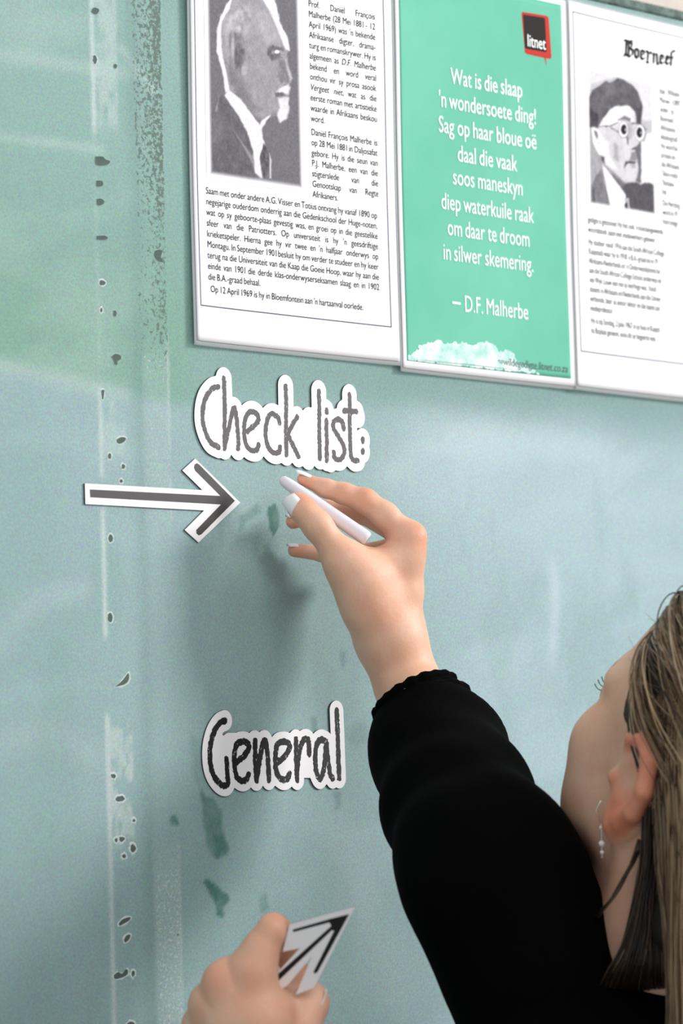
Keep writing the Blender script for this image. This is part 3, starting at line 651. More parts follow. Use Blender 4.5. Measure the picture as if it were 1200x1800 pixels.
LY = [([(230, 1050), (420, 1050), (420, 1700), (230, 1700)], g(158), 12, 30), ([(230, 560), (820, 560), (820, 1000), (700, 1000), (500, 640), (280, 700), (230, 900)], g(222), 10, 10),
      ([(685, 1140), (790, 1100), (800, 1560), (680, 1560)], g(244), 5), ([(275, 1540), (360, 1400), (400, 1560), (450, 1760), (262, 1700)], g(112), 8, 40), ([(300, 1560), (320, 1700), (290, 1700)], g(70), 10),
      ([(375, 1360), (480, 1440), (560, 1520), (620, 1520), (640, 1560), (560, 1620), (480, 1580), (400, 1480)], g(150), 8, 30), ([(430, 1440), (520, 1490), (560, 1530), (560, 1620), (500, 1550)], g(98), 12, 20),
      ([(335, 1060), (640, 1020), (695, 1100), (692, 1200), (660, 1290), (672, 1350), (672, 1420), (665, 1470), (620, 1522), (560, 1512), (480, 1440), (400, 1370), (372, 1290), (350, 1150)], g(206), 6, 25),
      ([(350, 1150), (420, 1180), (430, 1300), (500, 1420), (400, 1370), (372, 1290)], g(232), 12), ([(470, 1190), (500, 1220), (500, 1340), (470, 1320)], g(160), 14), ([(540, 1150), (580, 1150), (600, 1300), (560, 1330)], g(216), 10),
      ([(640, 1230), (695, 1180), (695, 1530), (650, 1500), (672, 1420), (662, 1340)], g(96), 8, 20), ([(570, 1130), (590, 1140), (592, 1215), (575, 1200)], g(80), 6), ([(605, 1245), (640, 1220), (652, 1240), (615, 1250)], g(62), 5),
      ([(560, 1345), (600, 1340), (655, 1350), (640, 1362), (585, 1362), (550, 1400)], g(72), 5), ([(600, 1370), (650, 1375), (655, 1395), (625, 1400)], g(170), 6), ([(610, 1260), (650, 1270), (655, 1340), (600, 1335)], g(130), 8), ([(570, 1400), (650, 1410), (655, 1480), (610, 1510), (570, 1480)], g(214), 10),
      ([(340, 1050), (390, 950), (470, 885), (560, 868), (625, 895), (655, 1010), (640, 1030), (560, 1030), (380, 1062)], g(236), 7, 10), ([(500, 1000), (560, 965), (610, 985), (600, 1015), (540, 1000)], g(110), 8), ([(595, 900), (650, 990), (640, 1020), (610, 940)], g(200), 6),
      (('e', 505, 852, 150, 30), g(100), 10),
      ([(250, 900), (262, 810), (290, 745), (350, 715), (400, 668), (445, 692), (500, 648), (560, 665), (620, 708), (670, 770), (700, 850), (704, 950), (692, 1045), (655, 1020), (645, 930), (595, 885), (510, 872), (440, 905), (375, 985), (340, 1062), (262, 1058), (246, 980)], g(82), 6, 45),
      ([(400, 700), (470, 690), (480, 780), (400, 800)], g(104), 26, 30), ([(262, 900), (340, 960), (330, 1060), (255, 1050)], g(52), 12, 30), ([(660, 900), (704, 880), (692, 1045), (660, 1020)], g(58), 8),
      ([(278, 1070), (300, 1055), (345, 1085), (385, 1160), (383, 1290), (345, 1290), (295, 1200)], g(240), 6), ([(300, 1080), (325, 1095), (345, 1160), (340, 1200), (322, 1160)], g(110), 6), (('e', 335, 1165, 8, 26), g(240), 4), ([(362, 1300), (390, 1310), (392, 1365), (368, 1340)], g(70), 6),
      ([(345, 1048), (430, 1045), (505, 1015), (508, 1024), (430, 1056), (345, 1056)], g(88), 3), ([(440, 1060), (515, 1100), (512, 1108), (440, 1068)], g(88), 3), ([(600, 1022), (660, 1020), (730, 1060), (742, 1080), (735, 1090), (720, 1068), (660, 1032), (600, 1034)], g(92), 3),
      ([(690, 1535), (730, 1515), (790, 1530), (812, 1545), (815, 1790), (590, 1740), (560, 1640), (530, 1560), (580, 1520), (650, 1520)], g(66), 8, 30),
      ([(372, 1370), (430, 1440), (520, 1560), (565, 1620), (560, 1740), (440, 1715), (405, 1560)], g(244), 5), ([(560, 1650), (590, 1650), (600, 1740), (555, 1740)], g(190), 5, 60), ([(555, 1700), (580, 1680), (585, 1740), (560, 1745)], g(50), 5),
      (('e', 598, 1085, 24, 74), g(176), 6), (('e', 712, 1112, 24, 70), g(176), 6),
      (('e', 550, 1078, 44, 72), g(110), 3), (('e', 548, 1078, 38, 66), g(250), 3), (('e', 550, 1078, 25, 43), g(10), 3), (('e', 566, 1080, 6, 12), g(190), 3),
      (('e', 684, 1105, 46, 72), g(110), 3), (('e', 682, 1105, 40, 66), g(250), 3), (('e', 680, 1103, 25, 43), g(10), 3), (('e', 693, 1105, 6, 12), g(190), 3)]
paint_grid(S3, 'portrait_photo', [(268, 1690), (812, 1772), (752, 690), (238, 585)], Z5, LY, (190, 190, 198), .0008, .0008, p3, .0016)

# ================================================================== DIE-CUT MAGNET WORDS
def word_sign(strokes, dots, fill, z_, sw, R, label, ink, seed):
    root = empty('magnetic_word', (0, 0, 0)); tag(root, label, 'magnet')
    ms = [smooth_pts(bpts(s_, *z_), 5) for s_ in strokes]; md = [bpts(s_, *z_) for s_ in dots]; mf = [bpts(s_, *z_) for s_ in fill]
    al = np.concatenate(ms+md+mf)
    def rng_(st, pad): return np.arange(al[:, 0].min()-pad, al[:, 0].max()+pad, st), np.arange(al[:, 1].min()-pad, al[:, 1].max()+pad, st)
    ux, vy = rng_(.0009, R+.004); U_, V_ = np.meshgrid(ux, vy, indexing='ij'); d = np.full(U_.shape, 1.)
    for q in ms+md+mf: d = np.minimum(d, line_d(U_, V_, q))
    def outer(f): return [l for l in contours(ux, vy, f) if area2(l) > 0 and len(l) > 30] or contours(ux, vy, f)
    lp = contours(ux, vy, d-R); lp = [max(lp, key=lambda l: abs(area2(l)))]
    plate('magnet_backing', lp, -.0001, .0009, M['magnet'], root)
    lp = contours(ux, vy, d-R+.0001); lp = [max(lp, key=lambda l: abs(area2(l)))]
    plate('card_face', lp, -.0010, .0004, M['card'], root)
    ux, vy = rng_(.0005, .004); U_, V_ = np.meshgrid(ux, vy, indexing='ij'); d = np.full(U_.shape, 1.)
    for q in ms: d = np.minimum(d, line_d(U_, V_, q)-sw)
    for q in md: d = np.minimum(d, line_d(U_, V_, q)-sw*1.0)
    d = d+(fbm(U_, V_, 700, seed)-.5)*.0016
    plate('lettering', [l for l in contours(ux, vy, d) if len(l) > 8], -.0014, .00008, ink, root)
    return root
ZC = (320, 630, 3.3333)
CKS = [[(202, 168), (168, 180), (132, 225), (114, 290), (112, 370), (130, 440), (160, 495), (205, 520)], [(236, 118), (240, 240), (240, 400), (240, 528)], [(242, 505), (262, 420), (286, 312), (300, 300), (315, 400), (320, 480), (318, 532)],
       [(372, 428), (410, 398), (438, 362), (430, 330), (402, 314), (372, 330), (356, 385), (356, 460), (372, 518), (405, 540), (430, 535), (438, 508)],
       [(562, 378), (550, 345), (520, 328), (496, 345), (482, 400), (482, 470), (500, 530), (532, 555), (560, 548), (565, 520)],
       [(598, 162), (600, 300), (600, 450), (602, 565)], [(665, 345), (635, 395), (608, 445)], [(610, 448), (640, 510), (672, 575)],
       [(792, 192), (795, 350), (795, 480), (798, 588)], [(836, 365), (838, 480), (838, 598)],
       [(938, 415), (930, 375), (905, 358), (880, 372), (878, 410), (905, 455), (935, 510), (940, 560), (915, 595), (885, 585), (878, 550)],
       [(972, 215), (973, 350), (975, 480), (980, 570), (1000, 600), (1020, 598)], [(940, 308), (1012, 312)]]
CKD = [[(836, 305), (838, 317)], [(1049, 474), (1049, 485)], [(1049, 541), (1049, 550)]]
CKF = [[(735, 350), (730, 590)], [(690, 450), (780, 460)], [(1000, 480), (1040, 520)], [(820, 560), (860, 605)], [(1020, 345), (1012, 312)]]
word_sign(CKS, CKD, CKF, ZC, .0020, .0078, 'white cut-out magnetic words in brush lettering greyed with painted glare, above the raised chalk', M['glare_ink'], 3)
ZG = (320, 1200, 3.75)
GES = [[(272, 250), (235, 270), (200, 325), (178, 400), (172, 480), (180, 560), (202, 620), (238, 665), (272, 680), (290, 662), (288, 600), (282, 505)],
       [(348, 525), (400, 480), (430, 430), (420, 400), (388, 390), (352, 405), (336, 460), (335, 550), (350, 620), (385, 648), (415, 635), (428, 605)],
       [(470, 382), (472, 500), (480, 645)], [(482, 630), (500, 520), (520, 405), (540, 388), (555, 500), (562, 640)],
       [(618, 528), (670, 480), (698, 430), (690, 400), (655, 390), (620, 405), (606, 460), (605, 550), (620, 610), (655, 640), (685, 630), (698, 600)],
       [(740, 375), (742, 500), (748, 640)], [(750, 560), (765, 440), (790, 380), (815, 375), (825, 400), (828, 470)],
       [(935, 385), (905, 375), (880, 402), (868, 470), (870, 560), (885, 620), (903, 630), (925, 560), (940, 400), (950, 500), (965, 600), (982, 632)], [(1008, 185), (1015, 350), (1020, 500), (1025, 630)]]
GEF = [[(300, 430), (330, 600)], [(420, 500), (470, 500)], [(560, 500), (620, 500)], [(700, 500), (740, 500)], [(830, 560), (870, 540)], [(300, 400), (380, 400)], [(230, 400), (240, 560)], [(790, 560), (900, 560)]]
word_sign(GES, [], GEF, ZG, .0023, .0072, 'white cut-out magnetic word in bold black brush lettering, below the arrow', M['black_ink'], 8)
# arrow magnet on the board
ZA = (130, 790, 4.0)
ar = empty('magnetic_arrow', (0, 0, 0)); tag(ar, 'white magnetic arrow with dark line, stuck on the board and pointing right', 'magnet')
ol = bpts([(66, 240), (893, 287), (752, 148), (842, 65), (1160, 375), (865, 656), (768, 567), (905, 430), (69, 385)], *ZA)
plate('magnet_backing', [ol], -.0001, .0009, M['magnet'], ar)
cc = ol.mean(0); plate('card_face', [cc+(ol-cc)*.998], -.0010, .0004, M['card'], ar)
plate('arrow_print', [bpts([(100, 282), (1018, 328), (840, 150), (832, 128), (838, 106), (852, 98), (868, 106), (1120, 362), (885, 598), (866, 606), (850, 592), (848, 568), (1022, 388), (103, 338)], *ZA)], -.0014, .00008, M['arrow_ink'], ar)

# ================================================================== PERSON
ZC_ = BZ(487, 840)-.045
def H(x, y, dz=0): return P(440+x/3.333, 800+y/3.333, ZC_+dz)
kH = 1/3.333*ZC_/F
def hr(*a): return [(H(x, y, dz), r*kH) for (x, y, dz, r) in a]
ZL_ = 2.30
def Lh(x, y, dz=0): return P(320+x/3.529, 1560+y/3.529, ZL_+dz)
kL = 1/3.529*ZL_/F
def lr(*a): return [(Lh(x, y, dz), r*kL) for (x, y, dz, r) in a]
# --- head frame
AZ, TI = math.radians(38), math.radians(36)
RH = np.array([math.cos(YAW), -math.sin(YAW), 0]); FH = np.array([math.sin(YAW), math.cos(YAW), 0]); ZU = np.array([0, 0, 1.])
h_f = math.cos(TI)*(-math.sin(AZ)*RH+math.cos(AZ)*FH)+math.sin(TI)*ZU
h_r = math.cos(AZ)*RH+math.sin(AZ)*FH; h_u = np.cross(h_r, h_f)
HM = np.stack([h_r, h_f, h_u], 1)           # head local (right, forward, up) -> world
HO = P(1256, 1368, 2.41)
def hw(x, y, z): return HO+HM@np.array([x, y, z])/1000
def hloc(p): return (p-HO)@HM*1000
FDIR = -math.sin(AZ)*RH+math.cos(AZ)*FH; FDIR = FDIR/np.linalg.norm(FDIR)
N0 = P(1200, 1800, 2.43)
SR = N0+.165*h_r-.035*ZU+.02*FDIR; SL = N0-.160*h_r-.07*ZU
ER = P(858, 1545, 2.405); WR = H(925, 1350, .014); FA = WR*.72+ER*.28
EL = P(660, 2620, 2.22); WL = Lh(430, 1300, .02)
# --- right hand: each finger blends with the palm only
palmR = [hr((950, 480, .010, 84), (905, 800, .012, 95), (872, 1080, .014, 118)), hr((925, 500, .028, 78), (880, 800, .028, 88), (860, 1080, .024, 105)),
         hr((895, 530, .044, 72), (850, 1080, .034, 95)), hr((865, 590, .057, 64), (838, 1080, .042, 85)),
         hr((740, 720, .002, 120), (790, 1050, .008, 140)), hr((668, 640, -.001, 62), (880, 585, .008, 62)), hr((600, 700, -.008, 115), (680, 900, -.003, 140), (790, 1080, .006, 150)),
         hr((828, 1090, .016, 165), (918, 1340, .014, 192))+[(FA, .026)]]
fingR = dict(index=hr((905, 470, .012, 80), (790, 355, .012, 76), (672, 268, .012, 70), (545, 224, .012, 60), (440, 194, .012, 52), (308, 142, .011, 36)),
             middle=hr((890, 460, .030, 78), (650, 322, .036, 74), (440, 328, .032, 60), (330, 362, .025, 50), (250, 390, .020, 43)),
             ring=hr((880, 540, .044, 66), (650, 575, .052, 55), (430, 575, .044, 50), (258, 558, .036, 40)),
             pinky=hr((850, 620, .056, 58), (690, 680, .064, 46), (600, 690, .060, 42), (545, 685, .052, 36)))
thumbR = hr((640, 760, -.008, 125), (536, 606, -.012, 100), (388, 408, -.014, 76), (300, 312, -.0135, 66), (265, 276, -.0125, 56))
creaseR = [(H(720, 415, .003), H(800, 470, -.002)), (H(735, 520, .002), H(860, 505, -.001)), (H(640, 548, -.010), H(720, 528, -.006))]
def handR(p):
    d = None
    for c in palmR: e = chain(p, c, .006); d = e if d is None else smin(d, e, .016)
    out = smin(d, chain(p, thumbR, .008), .014)
    for k, c in fingR.items(): out = np.minimum(out, smin(d, chain(p, c, .004), .008 if k == 'index' else .006))
    for (a, b) in creaseR: out = smax(out, -rcone(p, a, b, .0019, .0012), .0025)
    return out
palmL = [lr((450, 490, .004, 112), (470, 800, .004, 140), (480, 1200, .012, 165)), lr((262, 575, .008, 98), (330, 850, .008, 130), (410, 1200, .014, 150)),
         lr((160, 720, .018, 88), (250, 900, .02, 130), (380, 1200, .02, 140)), lr((110, 860, .030, 78), (330, 1200, .03, 130)), lr((560, 830, .004, 130), (520, 1150, .012, 150)),
         lr((440, 1200, .016, 180), (430, 1350, .02, 185)), lr((560, 800, .016, 110), (672, 655, .030, 78))]
fingL = dict(index=lr((455, 480, .002, 105), (500, 350, .001, 98), (566, 256, 0, 92), (600, 268, .006, 78), (672, 420, .026, 80), (740, 580, .034, 70)), middle=lr((262, 575, .010, 95), (390, 470, .034, 76), (520, 640, .060, 64), (600, 760, .050, 56)),
             ring=lr((165, 715, .020, 86), (250, 640, .050, 74), (420, 760, .070, 60), (520, 860, .055, 52)), pinky=lr((112, 850, .032, 76), (190, 820, .060, 62), (330, 900, .072, 54), (430, 960, .060, 48)))
thumbL = lr((560, 1060, .012, 150), (720, 860, .014, 130), (806, 720, .020, 92), (806, 676, .022, 86))
def handL(p):
    d = None
    for c in palmL: e = chain(p, c, .006); d = e if d is None else smin(d, e, .018)
    out = smin(d, chain(p, thumbL, .008), .005)
    for k, c in fingL.items(): out = np.minimum(out, smin(d, chain(p, c, .004), .014))
    return out
def headf(pw):
    p = hloc(pw)
    q = p.copy(); q[..., 0] = abs(q[..., 0]); sp = lambda c, r: ellip(q, c, (r,)*3)
    d = ellip(q, (0, -8, 46), (72, 94, 86))
    d = smin(d, ellip(q, (0, 38, -8), (60, 52, 84)), 26)
    d = smin(d, rcone(q, (50, 14, -48), (14, 74, -82), 14, 15), 22)         # jaw
    d = smin(d, rcone(q, (50, 12, -15), (50, 14, -50), 15, 13), 18)
    d = smin(d, sp((0, 78, -86), 15), 14)                                    # chin
    d = smin(d, ellip(q, (44, 60, -14), (21, 22, 24)), 16)                    # cheek
    d = smin(d, ellip(q, (43, 44, -46), (22, 26, 30)), 18)
    d = smin(d, rcone(q, (46, 68, 30), (12, 86, 32), 8, 8), 14)              # brow
    d = smax(d, -ellip(q, (32, 96, 13), (17, 15, 12)), 12)                   # socket
    d = smin(d, ellip(q, (31, 75, 13), (15, 11.5, 11)), 3)                   # lids
    d = smin(d, rcone(q, (0, 86, 20), (0, 106, -18), 6, 9.5), 9)             # nose
    d = smin(d, sp((10, 95, -22), 7.5), 6)
    d = smin(d, ellip(q, (0, 86, -46), (24, 9, 5.5)), 5); d = smin(d, ellip(q, (0, 84, -56), (20, 9.5, 6)), 5)
    d = smax(d, -rcone(q, (0, 96, -51), (22, 84, -51), 1.2, .8), 2)
    # ear
    helix = [((71, 13, 8), 4.0), ((77, 8, 26), 5.2), ((82, -6, 34), 6.0), ((86, -20, 30), 6.4), ((87, -27, 12), 6.2), ((84, -23, -8), 5.8), ((79, -13, -22), 5), ((75, -5, -30), 6.6), ((72, 3, -24), 5)]
    e = chain(q, [(a, r) for a, r in helix], 3)
    e = smin(e, ellip(q, (75, -8, 3), (5.5, 21, 31)), 4)
    e = smax(e, -ellip(q, (85, -3, 2), (8, 11, 15)), 3); e = smin(e, sp((76, 10, -4), 5), 4)
    d = smin(d, e, 4)
    # neck in the same field
    m = 1000
    nk = rcone(pw*m, hw(0, -22, -30)*m, P(1167, 1640, 2.43)*m, 56, 53); nk = smin(nk, rcone(pw*m, P(1167, 1640, 2.43)*m, (N0-.03*ZU)*m, 53, 60), 20)
    d = smin(d, nk, 24)
    d = smin(d, rcone(pw*m, hw(-62, -12, -20)*m, P(1085, 1760, 2.40)*m, 11, 9), 22)      # neck muscle line
    return d/1000
def bodyf(p):
    C_ = lambda a, b, ra, rb: rcone(p, a, b, ra, rb)
    d = C_(N0-.06*ZU, N0-.30*ZU, .085, .105); d = smin(d, C_(N0-.09*ZU-.1*h_r, N0-.09*ZU+.1*h_r, .06, .06), .08)
    d = smin(d, C_(N0-.28*ZU-.05*h_r, N0-.28*ZU+.05*h_r, .09, .09), .06); d = smin(d, C_(N0-.50*ZU-.07*h_r, N0-.50*ZU+.07*h_r, .105, .105), .08)
    d = smin(d, C_(N0, N0-.1*ZU, .055, .07), .04)
    for S_, E_, W_ in ((SR, ER, WR), (SL, EL, WL)):
        d = smin(d, C_(S_, E_, .046, .036), .05); d = smin(d, C_(E_, W_, .036, .0225), .02)
    for s_ in (-1, 1):
        hp = N0-.55*ZU+s_*.085*h_r; kn = np.array([*(hp+s_*.01*h_r)[:2], .46]); an_ = np.array([*(hp+s_*.02*h_r)[:2], .09])
        d = smin(d, C_(hp, kn, .085, .052), .04); d = smin(d, C_(kn, an_, .05, .035), .03)
        d = smin(d, C_(an_-.03*ZU-.02*FDIR, an_+.13*FDIR-.06*ZU, .034, .026), .03)
    return d
foot = np.array([*(N0)[:2], 0])
person = empty('person'); tag(person, 'woman with blonde hair and black knit top, one arm raised to the board', 'person')
allR = [c for s_ in palmR+list(fingR.values())+[thumbR] for c, r in s_]
lo, hi = bounds(allR, .026); pr = surface(handR, lo, hi, .0011)
allL = [c for s_ in palmL+list(fingL.values())+[thumbL] for c, r in s_]
lo, hi = bounds(allL, .026); pl = surface(handL, lo, hi, .0013)
lo, hi = bounds([hw(-95, -110, 140), hw(95, 120, 140), hw(-95, 120, -100), hw(95, -110, -100), hw(-95, 120, 140), hw(95, -110, 140), N0], .03)
ph = surface(headf, lo, hi, .0020)
lo, hi = bounds([N0-.3*h_r, N0+.3*h_r, ER, EL, WR, WL, foot+.25*FDIR, foot-.1*FDIR, foot-.15*h_r, foot+.15*h_r, N0+.02*ZU], .09); lo[2] = 0
pb = surface(bodyf, lo, hi, .012)
V, Q = join([pr, pl, ph, pb])
# natural skin colour differences: flushed ears and knuckles
tint = np.ones((len(V), 3)); q = hloc(V)
earm = sm(76, 82, abs(q[:, 0]))*(np.abs(q[:, 1]+8) < 45)*(np.abs(q[:, 2]) < 50); tint = tint*(1-earm[:, None])+np.array([1.0, .64, .57])*earm[:, None]
for c, s_ in [(H(700, 200, 0), .010), (H(1000, 450, 0), .012), (H(290, 130, .01), .010), (H(240, 390, .02), .009), (H(240, 555, .03), .009), (H(330, 260, -.02), .007), (Lh(560, 240), .012), (Lh(200, 560), .012), (Lh(430, 450), .012)]:
    m = np.exp(-(np.linalg.norm(V-c, axis=1)/s_)**2)[:, None]*.7; tint = tint*(1-m)+np.array([1.0, .74, .66])*m
lip = (np.exp(-(((q[:, 2]+51)/8)**2+((q[:, 0])/22)**2))*(q[:, 1] > 80))[:, None]; tint = tint*(1-lip)+np.array([.8, .45, .45])*lip
brow = (np.exp(-(((q[:, 2]-33-.06*abs(q[:, 0]))/3)**2))*(abs(abs(q[:, 0])-32) < 18)*(q[:, 1] > 60))[:, None]*.8; tint = tint*(1-brow)+np.array([.35, .27, .22])*brow
me = mesh('body', V, Q, True); vcol(me, 'paint', tint); link('body', me, M['skin'], person)
print('BODY', len(V), 'floor z', V[:, 2].min())
# --- eyes
M['sclera'] = plain('eye_white', (235, 232, 230), .1); M['iris'] = plain('blue_grey_iris', (70, 95, 110), .1); M['pupil'] = plain('pupil', (8, 8, 8), .1)
for s_ in (-1, 1):
    bm = bmesh.new(); bmesh.ops.create_uvsphere(bm, u_segments=20, v_segments=14, radius=.0115)
    me = bpy.data.meshes.new('eyeball'); bm.to_mesh(me); bm.free(); me.materials.append(M['sclera']); me.materials.append(M['iris']); me.materials.append(M['pupil'])
    for p_ in me.polygons: p_.use_smooth = True; zc = p_.center.z; p_.material_index = 2 if zc > .0111 else (1 if zc > .0100 else 0)
    o = link('eyeball', me, None, person); c = hw(s_*31, 76.5, 13); Rm = Matrix([[h_r[i], h_u[i], h_f[i]] for i in range(3)]).to_4x4(); o.matrix_world = Matrix.Translation(c)@Rm
# --- nails
def nail(c, tip, nrm, w, l, R, curl=.12, name='fingernail'):
    t_ = np.asarray(tip)/np.linalg.norm(tip); n_ = np.asarray(nrm)-(np.asarray(nrm)@t_)*t_; n_ /= np.linalg.norm(n_); s_ = np.cross(t_, n_)
    nu, nv = 13, 11; V = []
    for lay in (0, -.0006):
        for i in range(nu):
            for j in range(nv):
                a = (i/(nu-1)-.5)*2; b = (j/(nv-1)-.5)*2
                wf = w/2*(1-.10*max(0, b)**3)*(math.sqrt(max(0, 1-.75*max(0, -b)**4))) ; x = a*wf; lf = l/2*(1-.22*a*a if b > 0 else 1-.10*a*a)
                th = x/R; V.append(c+s_*R*math.sin(th)+n_*(R*math.cos(th)-R+lay-curl*l*(b*b)*.5)+t_*b*lf)
    I = np.arange(nu*nv).reshape(nu, nv); q_ = np.stack([I[:-1, :-1].ravel(), I[1:, :-1].ravel(), I[1:, 1:].ravel(), I[:-1, 1:].ravel()], 1); N = nu*nv
    ring = np.concatenate([I[:, 0], I[-1, 1:], I[-2::-1, -1], I[0, -2:0:-1]]); r2 = np.roll(ring, -1)
    return link(name, mesh(name, V, np.concatenate([q_, q_[:, ::-1]+N, np.stack([ring, ring+N, r2+N, r2], 1)]), True), M['nail'], person)
def dirz(x, y, z): return RT*x-UP*y+FW*z       # image right, image down, away
nd = dirz(-.26, .06, -.96); nd /= np.linalg.norm(nd)
nail(H(274, 294, -.0128)+nd*.0094, H(255, 262, -.013)-H(330, 350, -.0135), nd, .0132, .0160, .0090, .06)
nd = dirz(.10, -.97, -.10); nd /= np.linalg.norm(nd); nail(H(316, 144, .0112)+nd*.0053, H(308, 142, .011)-H(440, 194, .012), nd, .0085, .0130, .0050)
nd = dirz(-.05, -.97, -.12); nd /= np.linalg.norm(nd); nail(H(256, 388, .0205)+nd*.0052, H(250, 390, .02)-H(430, 400, .028), nd, .0090, .0115, .0055)
nail(H(262, 558, .0365)+nd*.0049, H(258, 558, .036)-H(430, 575, .044), nd, .0088, .0115, .0053)
nail(H(556, 686, .053)+nd*.0045, H(545, 685, .052)-H(600, 690, .06), nd, .007, .009, .0045)
nd = dirz(.75, .1, -.5); nd /= np.linalg.norm(nd); nail(Lh(805, 680, .021)+nd*.0082, Lh(800, 655, .022)-Lh(740, 840, .016), dirz(.8, .15, .45), .011, .014, .0080)
for k_, dd in (('index', (.5, .2, .8)), ('middle', (.3, .3, .9)), ('ring', (.3, .3, .9)), ('pinky', (.3, .3, .9))):
    c_, r_ = fingL[k_][-1]; c0_, _ = fingL[k_][-2]; nd = dirz(*dd); t_ = c_-c0_; t_ = t_/np.linalg.norm(t_); nd = nd-(nd@t_)*t_; nd /= np.linalg.norm(nd)
    nail(c_+nd*(r_-.0002), t_, nd, .0085, .0105, r_)
# --- clothes
def sweater(p):
    C_ = lambda a, b, ra, rb: rcone(p, a, b, ra, rb)
    def ch(*a): return chain(p, [(P(x, y, z), r) for x, y, z, r in a], .02)
    d = ch((733, 1248, 2.568, .0295), (772, 1330, 2.535, .0430), (806, 1415, 2.475, .0470), (846, 1500, 2.41, .0530))
    d = smin(d, ch((866, 1532, 2.40, .0500), (1000, 1655, 2.50, .045), (1180, 1720, 2.56, .050), (1400, 1790, 2.57, .060)), .02)
    d = smin(d, ch((868, 1550, 2.40, .0525), (922, 1680, 2.40, .052), (985, 1850, 2.42, .056), (1000, 2100, 2.40, .09)), .03)
    d = smin(d, C_(SL, EL, .058, .058), .03); d = smin(d, C_(EL, WL*.75+EL*.25, .058, .046), .03); d = smin(d, C_(WL*.75+EL*.25, WL*.97+EL*.03, .046, .030), .01)
    t_ = C_(N0-.07*ZU, N0-.30*ZU, .098, .122); t_ = smin(t_, C_(N0-.085*ZU-.11*h_r, N0-.075*ZU+.11*h_r, .066, .066), .07)
    t_ = smin(t_, C_(N0-.30*ZU-.06*h_r, N0-.30*ZU+.06*h_r, .10, .10), .06); t_ = smin(t_, C_(N0-.52*ZU-.07*h_r, N0-.52*ZU+.07*h_r, .12, .12), .06)
    t_ = smin(t_, C_(P(1205, 1870, 2.42), N0-.08*ZU, .064, .085), .02); t_ = smin(t_, ellip(p, P(1188, 1800, 2.425), (.070, .070, .026)), .012)
    d = smin(d, t_, .035)
    # gentle folds
    w = np.sin(p[..., 0]*95+p[..., 2]*60+np.sin(p[..., 1]*40)*1.5)*.0013; d = d+w
    return d
lo, hi = bounds([N0-.3*h_r, N0+.3*h_r, ER, EL, WR, WL, N0-.62*ZU, P(735, 1190, 2.56)], .14)
V, Q = surface(sweater, lo, hi, .0062)
def smoothV(V, Q, n):
    for _ in range(n):
        s_ = np.zeros_like(V); c_ = np.zeros(len(V))
        for i in range(4):
            a, b = Q[:, i], Q[:, (i+1) % 4]; np.add.at(s_, a, V[b]); np.add.at(c_, a, 1); np.add.at(s_, b, V[a]); np.add.at(c_, b, 1)
        V = V*.4+s_/c_[:, None]*.6
    return V
V = smoothV(V, Q, 2)
link('knit_top', mesh('knit_top', V, Q, True), M['knit'], person)
# gathered cuff roll
def tube(path, rad, n=8, closed=False):
    path = np.asarray(path); m = len(path); V = []; 
    rad = np.broadcast_to(rad, (m,))
    up0 = np.array([.3, .2, .93])
    for i in range(m):
        t_ = path[(i+1) % m]-path[i-1] if closed else path[min(i+1, m-1)]-path[max(i-1, 0)]
        t_ = t_/(np.linalg.norm(t_)+1e-12); a = np.cross(t_, up0); a /= np.linalg.norm(a)+1e-12; b = np.cross(t_, a)
        for k in range(n): th = 2*math.pi*k/n; V.append(path[i]+rad[i]*(a*math.cos(th)+b*math.sin(th)))
    Fq = [(i*n+k, i*n+(k+1) % n, ((i+1) % m)*n+(k+1) % n, ((i+1) % m)*n+k) for i in range(m if closed else m-1) for k in range(n)]
    return np.array(V), np.array(Fq)
cn = dirz(.42, .80, -.42); cn /= np.linalg.norm(cn); ca_ = np.cross(cn, FW); ca_ /= np.linalg.norm(ca_); cb_ = np.cross(cn, ca_)
cc_ = P(729, 1228, 2.565); ring = [cc_+(ca_*math.cos(a)*.0275+cb_*math.sin(a)*.0275)*(1+.02*math.sin(a*14)) for a in np.linspace(0, 2*math.pi, 72, endpoint=False)]
parts = [tube(ring, .0042+.0006*np.sin(np.linspace(0, 2*math.pi*18, 72)), 10, True)]
parts.append(tube([p_+cn*.006 for p_ in ring], .0050, 10, True)); parts.append(tube([cc_+(p_-cc_)*1.12+cn*.012 for p_ in ring], .0058, 10, True))
V, Q = join(parts); link('cuff', mesh('cuff', V, Q, True), M['knit'], person)
def trous(p):
    C_ = lambda a, b, ra, rb: rcone(p, a, b, ra, rb); d = C_(N0-.56*ZU-.07*h_r, N0-.56*ZU+.07*h_r, .116, .116)
    for s_ in (-1, 1):
        hp = N0-.57*ZU+s_*.085*h_r; kn = np.array([*(hp+s_*.01*h_r)[:2], .46]); an_ = np.array([*(hp+s_*.02*h_r)[:2], .12]); d = smin(d, C_(hp, kn, .095, .062), .03); d = smin(d, C_(kn, an_, .062, .048), .03)
    return d
lo, hi = bounds([N0-.5*ZU-.2*h_r, N0-.5*ZU+.2*h_r, foot], .15); V, Q = surface(trous, lo, hi, .012)
link('trousers', mesh('trousers', V, Q, True), M['denim'], person)
for s_ in (-1, 1):
    hp = N0-.55*ZU+s_*.105*h_r; an_ = np.array([*hp[:2], .05])
    def shoe(p): return np.maximum(smin(rcone(p, an_-.03*FDIR, an_+.15*FDIR-.012*ZU, .043, .036), rcone(p, an_-.02*FDIR, an_-.02*FDIR+.05*ZU, .042, .044), .03), .001-p[..., 2])
    lo, hi = bounds([an_+.15*FDIR, an_-.05*FDIR, an_+.05*ZU], .06); V, Q = surface(shoe, lo, hi, .008); link('shoe', mesh('shoe', V, Q, True), M['shoe'], person)
